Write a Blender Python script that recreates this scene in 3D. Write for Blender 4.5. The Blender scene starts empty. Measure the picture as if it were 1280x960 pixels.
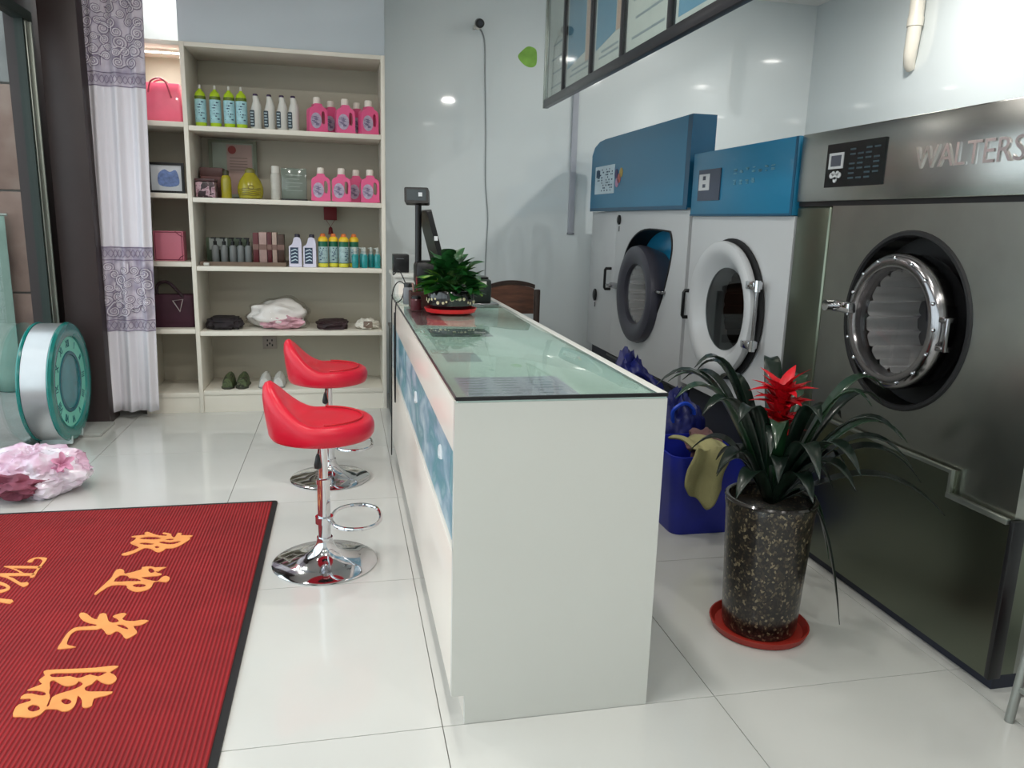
import bpy, bmesh, math, random
from mathutils import Vector, Matrix, noise
from mathutils.geometry import tessellate_polygon
PI = math.pi
random.seed(7)
SC = bpy.context.scene
COL = SC.collection

# ------------------------------------------------------------------ camera, sky, exposure
def setup_camera():
    pitch, yaw, roll = math.radians(11.94), math.radians(12.5), math.radians(1.6)
    F = Vector((math.sin(yaw)*math.cos(pitch), math.cos(yaw)*math.cos(pitch), -math.sin(pitch)))
    R0 = Vector((math.cos(yaw), -math.sin(yaw), 0)); U0 = R0.cross(F)
    R = math.cos(roll)*R0 + math.sin(roll)*U0
    U = math.cos(roll)*U0 - math.sin(roll)*R0
    cd = bpy.data.cameras.new('camera'); cam = bpy.data.objects.new('camera', cd)
    COL.objects.link(cam)
    cd.sensor_width = 36.0; cd.lens = 960/1280*36.0; cd.clip_start = 0.02
    m = Matrix((R, U, -F)).transposed().to_4x4(); m.translation = Vector((0, 0, 1.48))
    cam.matrix_world = m
    SC.camera = cam
setup_camera()
w = bpy.data.worlds.new('overcast'); SC.world = w; w.use_nodes = True
bg = w.node_tree.nodes['Background']; bg.inputs[0].default_value = (0.86, 0.93, 1.0, 1); bg.inputs[1].default_value = 2.6
SC.view_settings.view_transform = 'Standard'; SC.view_settings.look = 'None'
SC.view_settings.gamma = 1.0; SC.view_settings.use_curve_mapping = False
SC.view_settings.exposure = 0.0
LAMP_POWER = 17.0
LAMPS = [(1.72, 0.0), (0.23, 3.73), (0.23, 0.0), (-1.25, 3.73), (-1.25, 0.0), (-1.25, 1.87), (0.23, 1.87), (3.3, 2.6), (3.3, 4.45), (-1.28, 6.22)]

# ------------------------------------------------------------------ materials
def lin(c):
    return tuple(((v/255)/12.92 if v/255 <= .04045 else ((v/255+.055)/1.055)**2.4) for v in c)
MATS = {}
def mat(name, rgb, rough=.5, metal=0., var=.06, scale=6., coat=0., bump=0., bscale=60., trans=0., ior=1.45, emit=None, estr=0., alpha=1., spec=.5, sheen=0.):
    """principled material with a gentle procedural tone variation"""
    if name in MATS: return MATS[name]
    m = bpy.data.materials.new(name); m.use_nodes = True; nt = m.node_tree
    b = nt.nodes['Principled BSDF']; c = lin(rgb)
    tc = nt.nodes.new('ShaderNodeTexCoord')
    nz = nt.nodes.new('ShaderNodeTexNoise'); nz.inputs['Scale'].default_value = scale; nz.inputs['Detail'].default_value = 3
    nt.links.new(tc.outputs['Object'], nz.inputs['Vector'])
    rp = nt.nodes.new('ShaderNodeValToRGB')
    rp.color_ramp.elements[0].position = .3; rp.color_ramp.elements[1].position = .7
    rp.color_ramp.elements[0].color = (*[v*(1-var) for v in c], 1)
    rp.color_ramp.elements[1].color = (*[min(1, v*(1+var)) for v in c], 1)
    nt.links.new(nz.outputs['Fac'], rp.inputs[0]); nt.links.new(rp.outputs[0], b.inputs['Base Color'])
    b.inputs['Roughness'].default_value = rough; b.inputs['Metallic'].default_value = metal
    b.inputs['Coat Weight'].default_value = coat; b.inputs['Coat Roughness'].default_value = .04
    b.inputs['Transmission Weight'].default_value = trans; b.inputs['IOR'].default_value = ior
    b.inputs['Specular IOR Level'].default_value = spec; b.inputs['Alpha'].default_value = alpha
    b.inputs['Sheen Weight'].default_value = sheen
    if emit: b.inputs['Emission Color'].default_value = (*lin(emit), 1); b.inputs['Emission Strength'].default_value = estr
    if bump:
        n2 = nt.nodes.new('ShaderNodeTexNoise'); n2.inputs['Scale'].default_value = bscale
        nt.links.new(tc.outputs['Object'], n2.inputs['Vector'])
        bp = nt.nodes.new('ShaderNodeBump'); bp.inputs['Strength'].default_value = bump; bp.inputs['Distance'].default_value = .01
        nt.links.new(n2.outputs['Fac'], bp.inputs['Height']); nt.links.new(bp.outputs[0], b.inputs['Normal'])
    MATS[name] = m; return m

def sheet_glass(name, tint, gloss=.035):
    """thin sheet of clear glass: tinted see-through plus a fresnel mirror"""
    if name in MATS: return MATS[name]
    m = bpy.data.materials.new(name); m.use_nodes = True; nt = m.node_tree
    nt.nodes.remove(nt.nodes['Principled BSDF']); out = nt.nodes['Material Output']
    t = nt.nodes.new('ShaderNodeBsdfTransparent'); t.inputs[0].default_value = (*tint, 1)
    g = nt.nodes.new('ShaderNodeBsdfGlossy'); g.inputs['Roughness'].default_value = .02
    lw = nt.nodes.new('ShaderNodeLayerWeight'); pw = nt.nodes.new('ShaderNodeMath'); pw.operation = 'POWER'; pw.inputs[1].default_value = 4.0
    fr = nt.nodes.new('ShaderNodeMath'); fr.operation = 'MULTIPLY_ADD'; fr.inputs[1].default_value = .75; fr.inputs[2].default_value = gloss
    nt.links.new(lw.outputs['Facing'], pw.inputs[0]); nt.links.new(pw.outputs[0], fr.inputs[0])
    mx = nt.nodes.new('ShaderNodeMixShader')
    nt.links.new(fr.outputs[0], mx.inputs[0]); nt.links.new(t.outputs[0], mx.inputs[1]); nt.links.new(g.outputs[0], mx.inputs[2])
    nt.links.new(mx.outputs[0], out.inputs[0]); MATS[name] = m; return m

def steel(name, rgb, rough, axis='Z', stretch=45):
    """brushed metal: noise stretched along one axis drives roughness and tone"""
    if name in MATS: return MATS[name]
    m = mat(name, rgb, rough, 1.0); nt = m.node_tree; b = nt.nodes['Principled BSDF']
    tc = nt.nodes.new('ShaderNodeTexCoord'); mp = nt.nodes.new('ShaderNodeMapping')
    s = [stretch]*3; s['XYZ'.index(axis)] = .8; mp.inputs['Scale'].default_value = s
    nz = nt.nodes.new('ShaderNodeTexNoise'); nz.inputs['Scale'].default_value = 3; nz.inputs['Detail'].default_value = 4
    mr = nt.nodes.new('ShaderNodeMapRange'); mr.inputs['To Min'].default_value = rough*.95; mr.inputs['To Max'].default_value = rough*1.06
    nt.links.new(tc.outputs['Object'], mp.inputs[0]); nt.links.new(mp.outputs[0], nz.inputs['Vector'])
    nt.links.new(nz.outputs['Fac'], mr.inputs['Value']); nt.links.new(mr.outputs[0], b.inputs['Roughness'])
    return m

def patchy(name, stops, scale=20, rough=.4, tex='noise', mapscale=(1,1,1), coat=0, detail=4, distortion=0.):
    """colour ramp over a noise or voronoi texture: mottled prints, mosaics, stone"""
    if name in MATS: return MATS[name]
    m = bpy.data.materials.new(name); m.use_nodes = True; nt = m.node_tree; b = nt.nodes['Principled BSDF']
    tc = nt.nodes.new('ShaderNodeTexCoord'); mp = nt.nodes.new('ShaderNodeMapping'); mp.inputs['Scale'].default_value = mapscale
    nt.links.new(tc.outputs['Object'], mp.inputs[0])
    rp = nt.nodes.new('ShaderNodeValToRGB'); cr = rp.color_ramp
    if tex == 'noise':
        t = nt.nodes.new('ShaderNodeTexNoise'); t.inputs['Detail'].default_value = detail; t.inputs['Distortion'].default_value = distortion; o = t.outputs['Fac']
    else:
        t = nt.nodes.new('ShaderNodeTexVoronoi'); o = None
    t.inputs['Scale'].default_value = scale
    nt.links.new(mp.outputs[0], t.inputs['Vector'])
    if o is None:
        sp = nt.nodes.new('ShaderNodeSeparateColor'); nt.links.new(t.outputs['Color'], sp.inputs[0]); o = sp.outputs[0]
        cr.interpolation = 'CONSTANT'
    nt.links.new(o, rp.inputs[0])
    while len(cr.elements) < len(stops): cr.elements.new(.5)
    for e, (p, c) in zip(cr.elements, stops): e.position = p; e.color = (*lin(c), 1)
    nt.links.new(rp.outputs[0], b.inputs['Base Color']); b.inputs['Roughness'].default_value = rough
    b.inputs['Coat Weight'].default_value = coat
    MATS[name] = m; return m

M_WALL = mat('painted_wall', (212, 220, 222), .38, coat=1., var=.02, scale=1.2)
M_WALL.node_tree.nodes['Principled BSDF'].inputs['Coat IOR'].default_value = 1.95
M_SOFFIT = mat('soffit_paint', (190, 199, 206), .5, var=.03, scale=1.5)
M_CEIL = mat('ceiling_paint', (225, 225, 222), .8, var=.02)
M_DARKWALL = mat('dark_brown_cladding', (52, 42, 42), .45, var=.15, scale=3)
M_TILE = mat('polished_tile', (206, 206, 202), .16, coat=.5, var=.03, scale=1.5)
M_GROUT = mat('grout', (120, 118, 112), .8)
M_BOARD = mat('white_laminate', (222, 217, 205), .35, var=.02, scale=3)
M_WHITE = mat('white_panel', (203, 203, 197), .28, coat=.2, var=.015, scale=2)
M_CREAM = mat('cream_panel', (228, 220, 210), .3, coat=.2, var=.02, scale=2)
M_CHROME = mat('chrome', (215, 215, 218), .07, 1., var=.02)
M_CHROMED = mat('worn_chrome', (150, 148, 150), .18, 1., var=.08)
M_BLACK = mat('black_plastic', (18, 18, 20), .35, var=.1)
M_RUBBER = mat('black_rubber', (20, 20, 22), .6, var=.1)
M_RED = mat('red_leatherette', (206, 20, 48), .34, var=.04, scale=10, bump=.06, bscale=220)
M_STEEL = steel('brushed_steel', (160, 162, 155), .29, 'Z')
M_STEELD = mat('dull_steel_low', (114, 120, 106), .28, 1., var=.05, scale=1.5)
M_STEELH = steel('brushed_steel_fascia', (176, 176, 172), .24, 'Y')
M_BLUE = mat('blue_enamel', (24, 110, 146), .35, coat=.15, var=.03, scale=2)
M_BLUED = mat('blue_enamel_edge', (14, 74, 104), .35, var=.04)
M_MWHITE = mat('white_enamel', (186, 188, 190), .3, coat=.3, var=.02, scale=2)
M_SLATE = mat('slate_ring', (58, 58, 68), .35, var=.06)
M_GLASS = sheet_glass('clear_glass', (.94, .97, .96))
M_GLASSG = sheet_glass('counter_glass', (.945, .985, .97))
M_GLASSD = sheet_glass('smoked_glass', (.28, .30, .30))

# ------------------------------------------------------------------ mesh builder
class B:
    def __init__(s): s.bm = bmesh.new()
    def box(s, x0, x1, y0, y1, z0, z1, bev=0., seg=2):
        mtx = Matrix.Translation(((x0+x1)/2, (y0+y1)/2, (z0+z1)/2)) @ Matrix.Diagonal((abs(x1-x0), abs(y1-y0), abs(z1-z0), 1))
        vs = bmesh.ops.create_cube(s.bm, size=1, matrix=mtx)['verts']
        if bev:
            es = list({e for v in vs for e in v.link_edges})
            bmesh.ops.bevel(s.bm, geom=es, offset=bev, segments=seg, profile=.5, affect='EDGES')
        return s
    def rings(s, rings, cap0=True, cap1=True, closed=False):
        R = [[s.bm.verts.new(p) for p in r] for r in rings]; n = len(R[0])
        k = len(R) if closed else len(R)-1
        for i in range(k):
            a, b = R[i], R[(i+1) % len(R)]
            for j in range(n):
                try: s.bm.faces.new((a[j], a[(j+1) % n], b[(j+1) % n], b[j]))
                except ValueError: pass
        if not closed:
            if cap0: s.bm.faces.new(list(reversed(R[0])))
            if cap1: s.bm.faces.new(R[-1])
        return s
    def cyl(s, p0, p1, r0, r1=None, n=20, cap=True):
        p0, p1 = Vector(p0), Vector(p1); r1 = r0 if r1 is None else r1
        a = (p1-p0).normalized(); u = a.orthogonal().normalized(); v = a.cross(u)
        mk = lambda p, r: [p+(u*math.cos(t)+v*math.sin(t))*r for t in [2*PI*i/n for i in range(n)]]
        return s.rings([mk(p0, r0), mk(p1, r1)], cap, cap)
    def lathe(s, prof, o=(0,0,0), axis=(0,0,1), n=28, cap0=True, cap1=True, sx=1., sy=1.):
        o = Vector(o); a = Vector(axis).normalized()
        u = Vector((1,0,0)) if abs(a.x) < .5 else Vector((0,1,0))
        u = (u-a*u.dot(a)).normalized(); v = a.cross(u); R = []
        for r, h in prof:
            R.append([o+a*h+(u*math.cos(2*PI*i/n)*sx+v*math.sin(2*PI*i/n)*sy)*max(r, 1e-4) for i in range(n)])
        return s.rings(R, cap0, cap1)
    def tube(s, pts, r, n=8, closed=False):
        P = [Vector(p) for p in pts]; k = len(P); R = []; u = None
        for i in range(k):
            t = (P[(i+1) % k]-P[i-1]) if closed else (P[min(i+1, k-1)]-P[max(i-1, 0)])
            t.normalize()
            u = t.orthogonal().normalized() if u is None else (u-t*u.dot(t)).normalized()
            v = t.cross(u); rr = r[i] if isinstance(r, (list, tuple)) else r
            R.append([P[i]+(u*math.cos(2*PI*j/n)+v*math.sin(2*PI*j/n))*rr for j in range(n)])
        return s.rings(R, closed=closed)
    def prism(s, loops, o, U, V, N, depth):
        """extrude a 2-d outline (first loop) with holes (other loops) along N"""
        o, U, V, N = Vector(o), Vector(U), Vector(V), Vector(N)
        flat = [p for lp in loops for p in lp]
        tris = tessellate_polygon([[Vector((p[0], p[1], 0)) for p in lp] for lp in loops])
        f = [s.bm.verts.new(o+U*p[0]+V*p[1]+N*depth) for p in flat]
        b = [s.bm.verts.new(o+U*p[0]+V*p[1]) for p in flat]
        for t in tris:
            try:
                s.bm.faces.new([f[i] for i in t]); s.bm.faces.new([b[i] for i in reversed(t)])
            except ValueError: pass
        k = 0
        for lp in loops:
            m = len(lp)
            for i in range(m):
                a, c = k+i, k+(i+1) % m
                try: s.bm.faces.new((b[a], b[c], f[c], f[a]))
                except ValueError: pass
            k += m
        return s
    def grid(s, fn, nu, nv, wrap=False):
        V = [[s.bm.verts.new(fn(i/(nu if wrap else nu-1), j/(nv-1))) for j in range(nv)] for i in range(nu)]
        for i in range(nu if wrap else nu-1):
            for j in range(nv-1):
                a, b = V[i], V[(i+1) % nu]
                s.bm.faces.new((a[j], b[j], b[j+1], a[j+1]))
        return s
    def blob(s, c, rx, ry, rz, amp=.1, freq=2., sub=3, flat=None, seed=0, sq=1.):
        vs = bmesh.ops.create_icosphere(s.bm, subdivisions=sub, radius=1)['verts']
        for v in vs:
            d = v.co.copy(); k = 1+amp*noise.noise(d*freq+Vector((seed*3.1, seed, 0)))*1.5
            if sq != 1.: d = Vector([math.copysign(abs(q)**sq, q) for q in d])
            p = Vector((d.x*rx*k, d.y*ry*k, d.z*rz*k))
            v.co = p+Vector(c)
            if flat is not None and v.co.z < flat: v.co.z = flat
        return s

OFF = {}
STUFF = {'swirl_print', 'print', 'label_print', 'notice_print', 'panel_print', 'door_bolts', 'stems', 'floral_band', 'nameplate', 'engraving', 'keypad', 'pin_holes', 'raised_lettering'}
def obj(name, b, m, parent=None, loc=None, smooth=40, solid=0, sub=0):
    """link builder b (world coordinates) as one mesh object; parts sit relative to their thing's origin"""
    bm = b.bm; bmesh.ops.recalc_face_normals(bm, faces=bm.faces)
    off = OFF[parent] if parent is not None else Vector(loc if loc is not None else (0, 0, 0))
    bmesh.ops.translate(bm, verts=bm.verts, vec=-off)
    me = bpy.data.meshes.new(name); bm.to_mesh(me); bm.free()
    me.materials.append(m)
    if smooth:
        me.polygons.foreach_set('use_smooth', [True]*len(me.polygons)); me.set_sharp_from_angle(angle=math.radians(smooth))
    o = bpy.data.objects.new(name, me); COL.objects.link(o)
    if parent is not None: o.parent = parent
    else: o.location = off
    OFF[o] = off
    if name in STUFF and parent is not None: o['kind'] = 'stuff'
    if sub: md = o.modifiers.new('subdivision', 'SUBSURF'); md.levels = sub; md.render_levels = sub
    if solid: md = o.modifiers.new('thickness', 'SOLIDIFY'); md.thickness = solid; md.offset = 0
    return o
def tag(o, label, cat=None, group=None, kind=None):
    o['label'] = label
    if cat: o['category'] = cat
    if group: o['group'] = group
    if kind: o['kind'] = kind
    return o
def thing(name, loc, label, cat, group=None):
    o = bpy.data.objects.new(name, None); COL.objects.link(o); o.location = loc; o.empty_display_size = .05
    OFF[o] = Vector(loc); return tag(o, label, cat, group)
def inst(src, name, parent, mtx):
    """another piece sharing src's mesh"""
    o = bpy.data.objects.new(name, src); COL.objects.link(o); o.parent = parent; o.matrix_local = mtx; OFF[o] = OFF[parent]; return o
def mesh_of(name, b, m, smooth=40):
    bmesh.ops.recalc_face_normals(b.bm, faces=b.bm.faces)
    me = bpy.data.meshes.new(name); b.bm.to_mesh(me); b.bm.free(); me.materials.append(m)
    if smooth:
        me.polygons.foreach_set('use_smooth', [True]*len(me.polygons)); me.set_sharp_from_angle(angle=math.radians(smooth))
    return me
def dup(root, loc, label, rz=0, group=None):
    r = root.copy(); COL.objects.link(r); r.location = loc; r.rotation_euler = (0, 0, rz); r['label'] = label
    if group: r['group'] = group
    for ch in root.children:
        c = ch.copy(); COL.objects.link(c); c.parent = r
        for g in ch.children:
            d = g.copy(); COL.objects.link(d); d.parent = c
    return r
def circle(cx, cy, r, n=48, r2=None):
    r2 = r if r2 is None else r2
    return [(cx+r*math.cos(2*PI*i/n), cy+r2*math.sin(2*PI*i/n)) for i in range(n)]
def rect(x0, x1, y0, y1): return [(x0, y0), (x1, y0), (x1, y1), (x0, y1)]
def rrect(x0, x1, y0, y1, r, n=5):
    out = []
    for cx, cy, a0 in ((x1-r, y1-r, 0), (x0+r, y1-r, PI/2), (x0+r, y0+r, PI), (x1-r, y0+r, 1.5*PI)):
        out += [(cx+r*math.cos(a0+PI/2*i/n), cy+r*math.sin(a0+PI/2*i/n)) for i in range(n+1)]
    return out
def spline(pts, closed=True, k=3):
    n = len(pts); out = []
    for i in range(n if closed else n-1):
        g = (lambda j: pts[j % n]) if closed else (lambda j: pts[max(0, min(n-1, j))])
        p0, p1, p2, p3 = g(i-1), g(i), g(i+1), g(i+2)
        for q in range(k):
            t = q/k
            out.append(tuple(.5*((2*b)+(-a+c)*t+(2*a-5*b+4*c-d)*t*t+(-a+3*b-3*c+d)*t**3) for a, b, c, d in zip(p0, p1, p2, p3)))
    if not closed: out.append(tuple(pts[-1]))
    return out
# planes: a face looking towards -X (machines, certificates) and one looking towards -Y (shelf)
FX = dict(U=(0, -1, 0), V=(0, 0, 1), N=(-1, 0, 0))
FY = dict(U=(1, 0, 0), V=(0, 0, 1), N=(0, -1, 0))
FZ = dict(U=(1, 0, 0), V=(0, 1, 0), N=(0, 0, 1))
def text_into(b, body, size, o, U, V, N, depth, xs=1., align='CENTER', shear=0.):
    cu = bpy.data.curves.new('lettering', 'FONT'); cu.body = body; cu.size = size; cu.align_x = align; cu.align_y = 'CENTER'
    cu.extrude = depth/2; cu.resolution_u = 3; cu.shear = shear
    t = bpy.data.objects.new('lettering', cu); COL.objects.link(t)
    me = bpy.data.meshes.new_from_object(t.evaluated_get(bpy.context.evaluated_depsgraph_get()))
    bpy.data.objects.remove(t); bpy.data.curves.remove(cu)
    o, U, V, N = Vector(o), Vector(U), Vector(V), Vector(N)
    vs = [b.bm.verts.new(o+U*v.co.x*xs+V*v.co.y+N*(v.co.z+depth/2)) for v in me.vertices]
    for p in me.polygons:
        try: b.bm.faces.new([vs[i] for i in p.vertices])
        except ValueError: pass
    bpy.data.meshes.remove(me); return b

# outlines of the mat lettering, metres on the floor (x, y pairs; first loop outer, rest holes)
GLYPHS = [
  [[-0.967,3.409,-0.96,3.393,-0.936,3.392,-0.912,3.418,-0.89,3.455,-0.873,3.457,-0.852,3.44,-0.833,3.415,-0.814,3.403,-0.8,3.419,-0.794,3.44,-0.769,3.438,-0.745,3.455,-0.724,3.494,-0.709,3.534,-0.716,3.549,-0.705,3.572,-0.758,3.582,-0.758,3.602,-0.778,3.612,-0.78,3.573,-0.786,3.56,-0.799,3.581,-0.808,3.607,-0.843,3.627,-0.843,3.612,-0.823,3.601,-0.823,3.585,-0.858,3.595,-0.888,3.619,-0.916,3.645,-0.928,3.635,-0.919,3.614,-0.943,3.608,-0.974,3.603,-0.97,3.592,-0.952,3.585,-0.952,3.556,-0.963,3.53,-0.951,3.51,-0.921,3.482,-0.913,3.463,-0.933,3.435],[-0.934,3.568,-0.913,3.584,-0.877,3.583,-0.84,3.563,-0.848,3.55,-0.877,3.55,-0.906,3.556],[-0.923,3.513,-0.898,3.52,-0.867,3.506,-0.854,3.495,-0.877,3.489,-0.9,3.497],[-0.84,3.511,-0.821,3.522,-0.79,3.506,-0.745,3.516,-0.758,3.49,-0.778,3.481,-0.807,3.488],[-0.818,3.541,-0.798,3.549,-0.779,3.54,-0.794,3.528],[-0.847,3.462,-0.839,3.474,-0.824,3.458,-0.833,3.446]],
  [[-0.973,3.038,-0.964,3.028,-0.948,3.069,-0.926,3.101,-0.873,3.096,-0.864,3.073,-0.835,3.04,-0.808,3.029,-0.78,3.042,-0.771,3.069,-0.772,3.102,-0.755,3.111,-0.724,3.098,-0.716,3.119,-0.719,3.139,-0.739,3.157,-0.752,3.14,-0.761,3.112,-0.804,3.133,-0.827,3.152,-0.826,3.16,-0.766,3.162,-0.757,3.179,-0.778,3.191,-0.788,3.208,-0.775,3.206,-0.766,3.224,-0.752,3.242,-0.796,3.245,-0.816,3.258,-0.851,3.256,-0.849,3.233,-0.902,3.202,-0.912,3.227,-0.927,3.249,-0.946,3.248,-0.949,3.21,-0.947,3.179,-0.954,3.135,-0.968,3.065],[-0.929,3.135,-0.918,3.189,-0.888,3.181,-0.876,3.16,-0.846,3.151,-0.823,3.122,-0.872,3.129],[-0.848,3.089,-0.833,3.1,-0.808,3.095,-0.795,3.08,-0.804,3.067,-0.83,3.07],[-0.821,3.237,-0.808,3.239,-0.789,3.204,-0.802,3.194,-0.815,3.212]],
  [[-0.975,2.638,-0.952,2.635,-0.918,2.64,-0.949,2.657,-0.958,2.681,-0.962,2.728,-0.954,2.751,-0.936,2.757,-0.883,2.751,-0.871,2.758,-0.853,2.734,-0.842,2.714,-0.826,2.708,-0.816,2.725,-0.804,2.723,-0.786,2.699,-0.771,2.673,-0.757,2.673,-0.739,2.703,-0.751,2.729,-0.763,2.756,-0.74,2.758,-0.72,2.786,-0.746,2.796,-0.769,2.791,-0.8,2.799,-0.817,2.818,-0.81,2.85,-0.83,2.86,-0.855,2.841,-0.835,2.821,-0.823,2.797,-0.842,2.791,-0.862,2.81,-0.884,2.865,-0.906,2.865,-0.904,2.826,-0.927,2.843,-0.954,2.877,-0.975,2.887,-0.976,2.867,-0.952,2.828,-0.924,2.804,-0.897,2.79,-0.895,2.778,-0.952,2.779,-0.97,2.765,-0.977,2.725,-0.976,2.678],[-0.825,2.772,-0.805,2.772,-0.78,2.746,-0.778,2.734,-0.798,2.746]],
  [[-0.974,2.266,-0.954,2.262,-0.921,2.252,-0.901,2.263,-0.895,2.283,-0.888,2.287,-0.862,2.282,-0.844,2.269,-0.825,2.268,-0.817,2.287,-0.818,2.312,-0.823,2.343,-0.805,2.32,-0.794,2.285,-0.781,2.275,-0.766,2.283,-0.771,2.319,-0.74,2.329,-0.725,2.347,-0.794,2.359,-0.812,2.373,-0.814,2.389,-0.8,2.4,-0.792,2.424,-0.775,2.407,-0.751,2.392,-0.737,2.395,-0.732,2.419,-0.747,2.444,-0.763,2.458,-0.755,2.474,-0.746,2.493,-0.776,2.498,-0.815,2.495,-0.894,2.501,-0.964,2.507,-0.969,2.493,-0.959,2.475,-0.968,2.451,-0.953,2.432,-0.955,2.422,-0.984,2.4,-0.957,2.394,-0.927,2.38,-0.92,2.363,-0.935,2.363,-0.963,2.378,-0.984,2.377,-0.987,2.356,-0.959,2.352,-0.954,2.338,-0.98,2.325,-0.983,2.301],[-0.945,2.478,-0.93,2.484,-0.887,2.478,-0.826,2.472,-0.776,2.465,-0.777,2.455,-0.793,2.441,-0.822,2.457,-0.839,2.446,-0.856,2.443,-0.881,2.458,-0.904,2.457,-0.934,2.462],[-0.931,2.434,-0.922,2.442,-0.89,2.413,-0.866,2.401,-0.848,2.409,-0.844,2.424,-0.828,2.408,-0.832,2.392,-0.85,2.377,-0.88,2.364,-0.896,2.346,-0.891,2.305,-0.897,2.303,-0.902,2.347,-0.914,2.375,-0.92,2.402],[-0.949,2.305,-0.939,2.318,-0.919,2.307,-0.911,2.288,-0.926,2.281,-0.94,2.289],[-0.865,2.325,-0.854,2.334,-0.834,2.32,-0.833,2.304,-0.847,2.303]],
  [[-1.331,3.384,-1.31,3.377,-1.311,3.407,-1.296,3.412,-1.277,3.394,-1.269,3.367,-1.268,3.323,-1.265,3.27,-1.269,3.236,-1.262,3.225,-1.25,3.23,-1.256,3.279,-1.258,3.336,-1.26,3.392,-1.266,3.412,-1.287,3.421,-1.311,3.424,-1.327,3.41]],
  [[-1.407,3.349,-1.377,3.33,-1.334,3.295,-1.317,3.271,-1.304,3.272,-1.347,3.314,-1.36,3.327,-1.264,3.31,-1.269,3.331,-1.386,3.352]],
  [[-1.395,3.281,-1.386,3.258,-1.349,3.232,-1.272,3.153,-1.255,3.143,-1.248,3.163,-1.261,3.184,-1.282,3.181,-1.326,3.228,-1.354,3.253,-1.268,3.243,-1.267,3.263,-1.378,3.281]],
  [[-1.398,3.226,-1.366,3.204,-1.331,3.176,-1.307,3.146,-1.305,3.12,-1.32,3.104,-1.342,3.101,-1.367,3.117,-1.374,3.144,-1.353,3.115,-1.337,3.128,-1.323,3.132,-1.318,3.141,-1.329,3.156,-1.355,3.176,-1.387,3.198]],
  [[-1.357,3.067,-1.259,3.034,-1.253,3.008,-1.263,3.006,-1.351,3.05]]]

# ------------------------------------------------------------------ the room
X0, X1, Y0, Y1, ZC = -1.95, 4.1, -1.6, 6.55, 3.4
fl = tag(obj('floor', B().box(X0-.1, X1+.1, Y0-.1, Y1+.1, -.12, -.006), M_GROUT, smooth=0), 'pale polished stone tile floor of the shop', kind='structure')
xs = [X0]+[.265+.88*k for k in range(-2, 5)]+[X1]; ys = [Y0]+[2.02+.98*k for k in range(-3, 5)]+[Y1]
xs = [v for v in xs if X0 <= v <= X1]; ys = [v for v in ys if Y0 <= v <= Y1]
for i in range(len(xs)-1):
    for j in range(len(ys)-1):
        obj('tile', B().box(xs[i]+.0015, xs[i+1]-.0015, ys[j]+.0015, ys[j+1]-.0015, -.0058, 0), M_TILE, fl, smooth=0)
tag(obj('ceiling', B().box(X0-.1, X1+.1, Y0-.1, Y1+.1, ZC, ZC+.1), M_CEIL, smooth=0), 'plain white shop ceiling', kind='structure')
tag(obj('wall_back', B().box(X0-.1, X1+.1, Y1, Y1+.1, 0, ZC), M_WALL, smooth=0), 'glossy pale grey back wall behind counter and shelf', kind='structure')
tag(obj('wall_right', B().box(X1, X1+.1, Y0-.1, Y1, 0, ZC), M_WALL, smooth=0), 'glossy pale grey wall behind the laundry machines', kind='structure')
tag(obj('wall_front', B().box(X0-.1, X1, Y0-.1, Y0, 0, ZC), M_WALL, smooth=0), 'pale wall opposite the shelf', kind='structure')
wl = B().box(X0-.1, X0, Y0, 5.72, 2.68, ZC).box(X0-.1, X0, 5.72, Y1, 0, ZC)
tag(obj('wall_left', wl, M_DARKWALL, smooth=0), 'dark brown header and end wall above the glass shopfront', kind='structure')
tag(obj('trim_1', B().box(-1.085, .318, 6.02, Y1, 2.63, ZC, .004), M_SOFFIT), 'blue-grey boxed panel above the white display shelf', kind='structure')
tag(obj('trim_2', B().box(-1.86, -1.63, 5.73, 5.98, 0, ZC, .006), M_DARKWALL), 'dark brown post between shopfront glass and curtain', kind='structure')
tag(obj('trim_3', B().box(-1.93, -1.6, 5.40, 5.73, .0005, .022, .004), mat('threshold_stone', (170, 172, 168), .3, var=.05)), 'pale stone threshold slab at the foot of the post', kind='structure')
M_ALU = mat('window_aluminium', (150, 156, 148), .35, .6, var=.05)
M_ALUD = mat('window_seal', (34, 46, 42), .5)
wb = B().box(-1.965, -1.885, Y0, 5.72, .0005, .05, .004).box(-1.965, -1.885, Y0, 5.72, 2.62, 2.68, .004)
win = tag(obj('window_1', wb, M_ALUD), 'full-height glass shopfront with slim metal frame', kind='structure')
my = [-1.57, .25, 2.05, 3.85, 5.66]
for k, y in enumerate(my):
    obj('mullion', B().box(-1.955, -1.895, y-.03, y+.03, .05, 2.62, .004), M_ALU, win)
    obj('seal', B().box(-1.950, -1.900, y-.062, y-.032, .05, 2.62), M_ALUD, win)
    obj('mullion_lip', B().box(-1.955, -1.885, y+.032, y+.05, .05, 2.62, .003), M_ALU, win)
for a, c in zip(my, my[1:]):
    obj('pane', B().box(-1.931, -1.923, a+.03, c-.04, .05, 2.62), M_GLASS, win, smooth=0)
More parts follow.
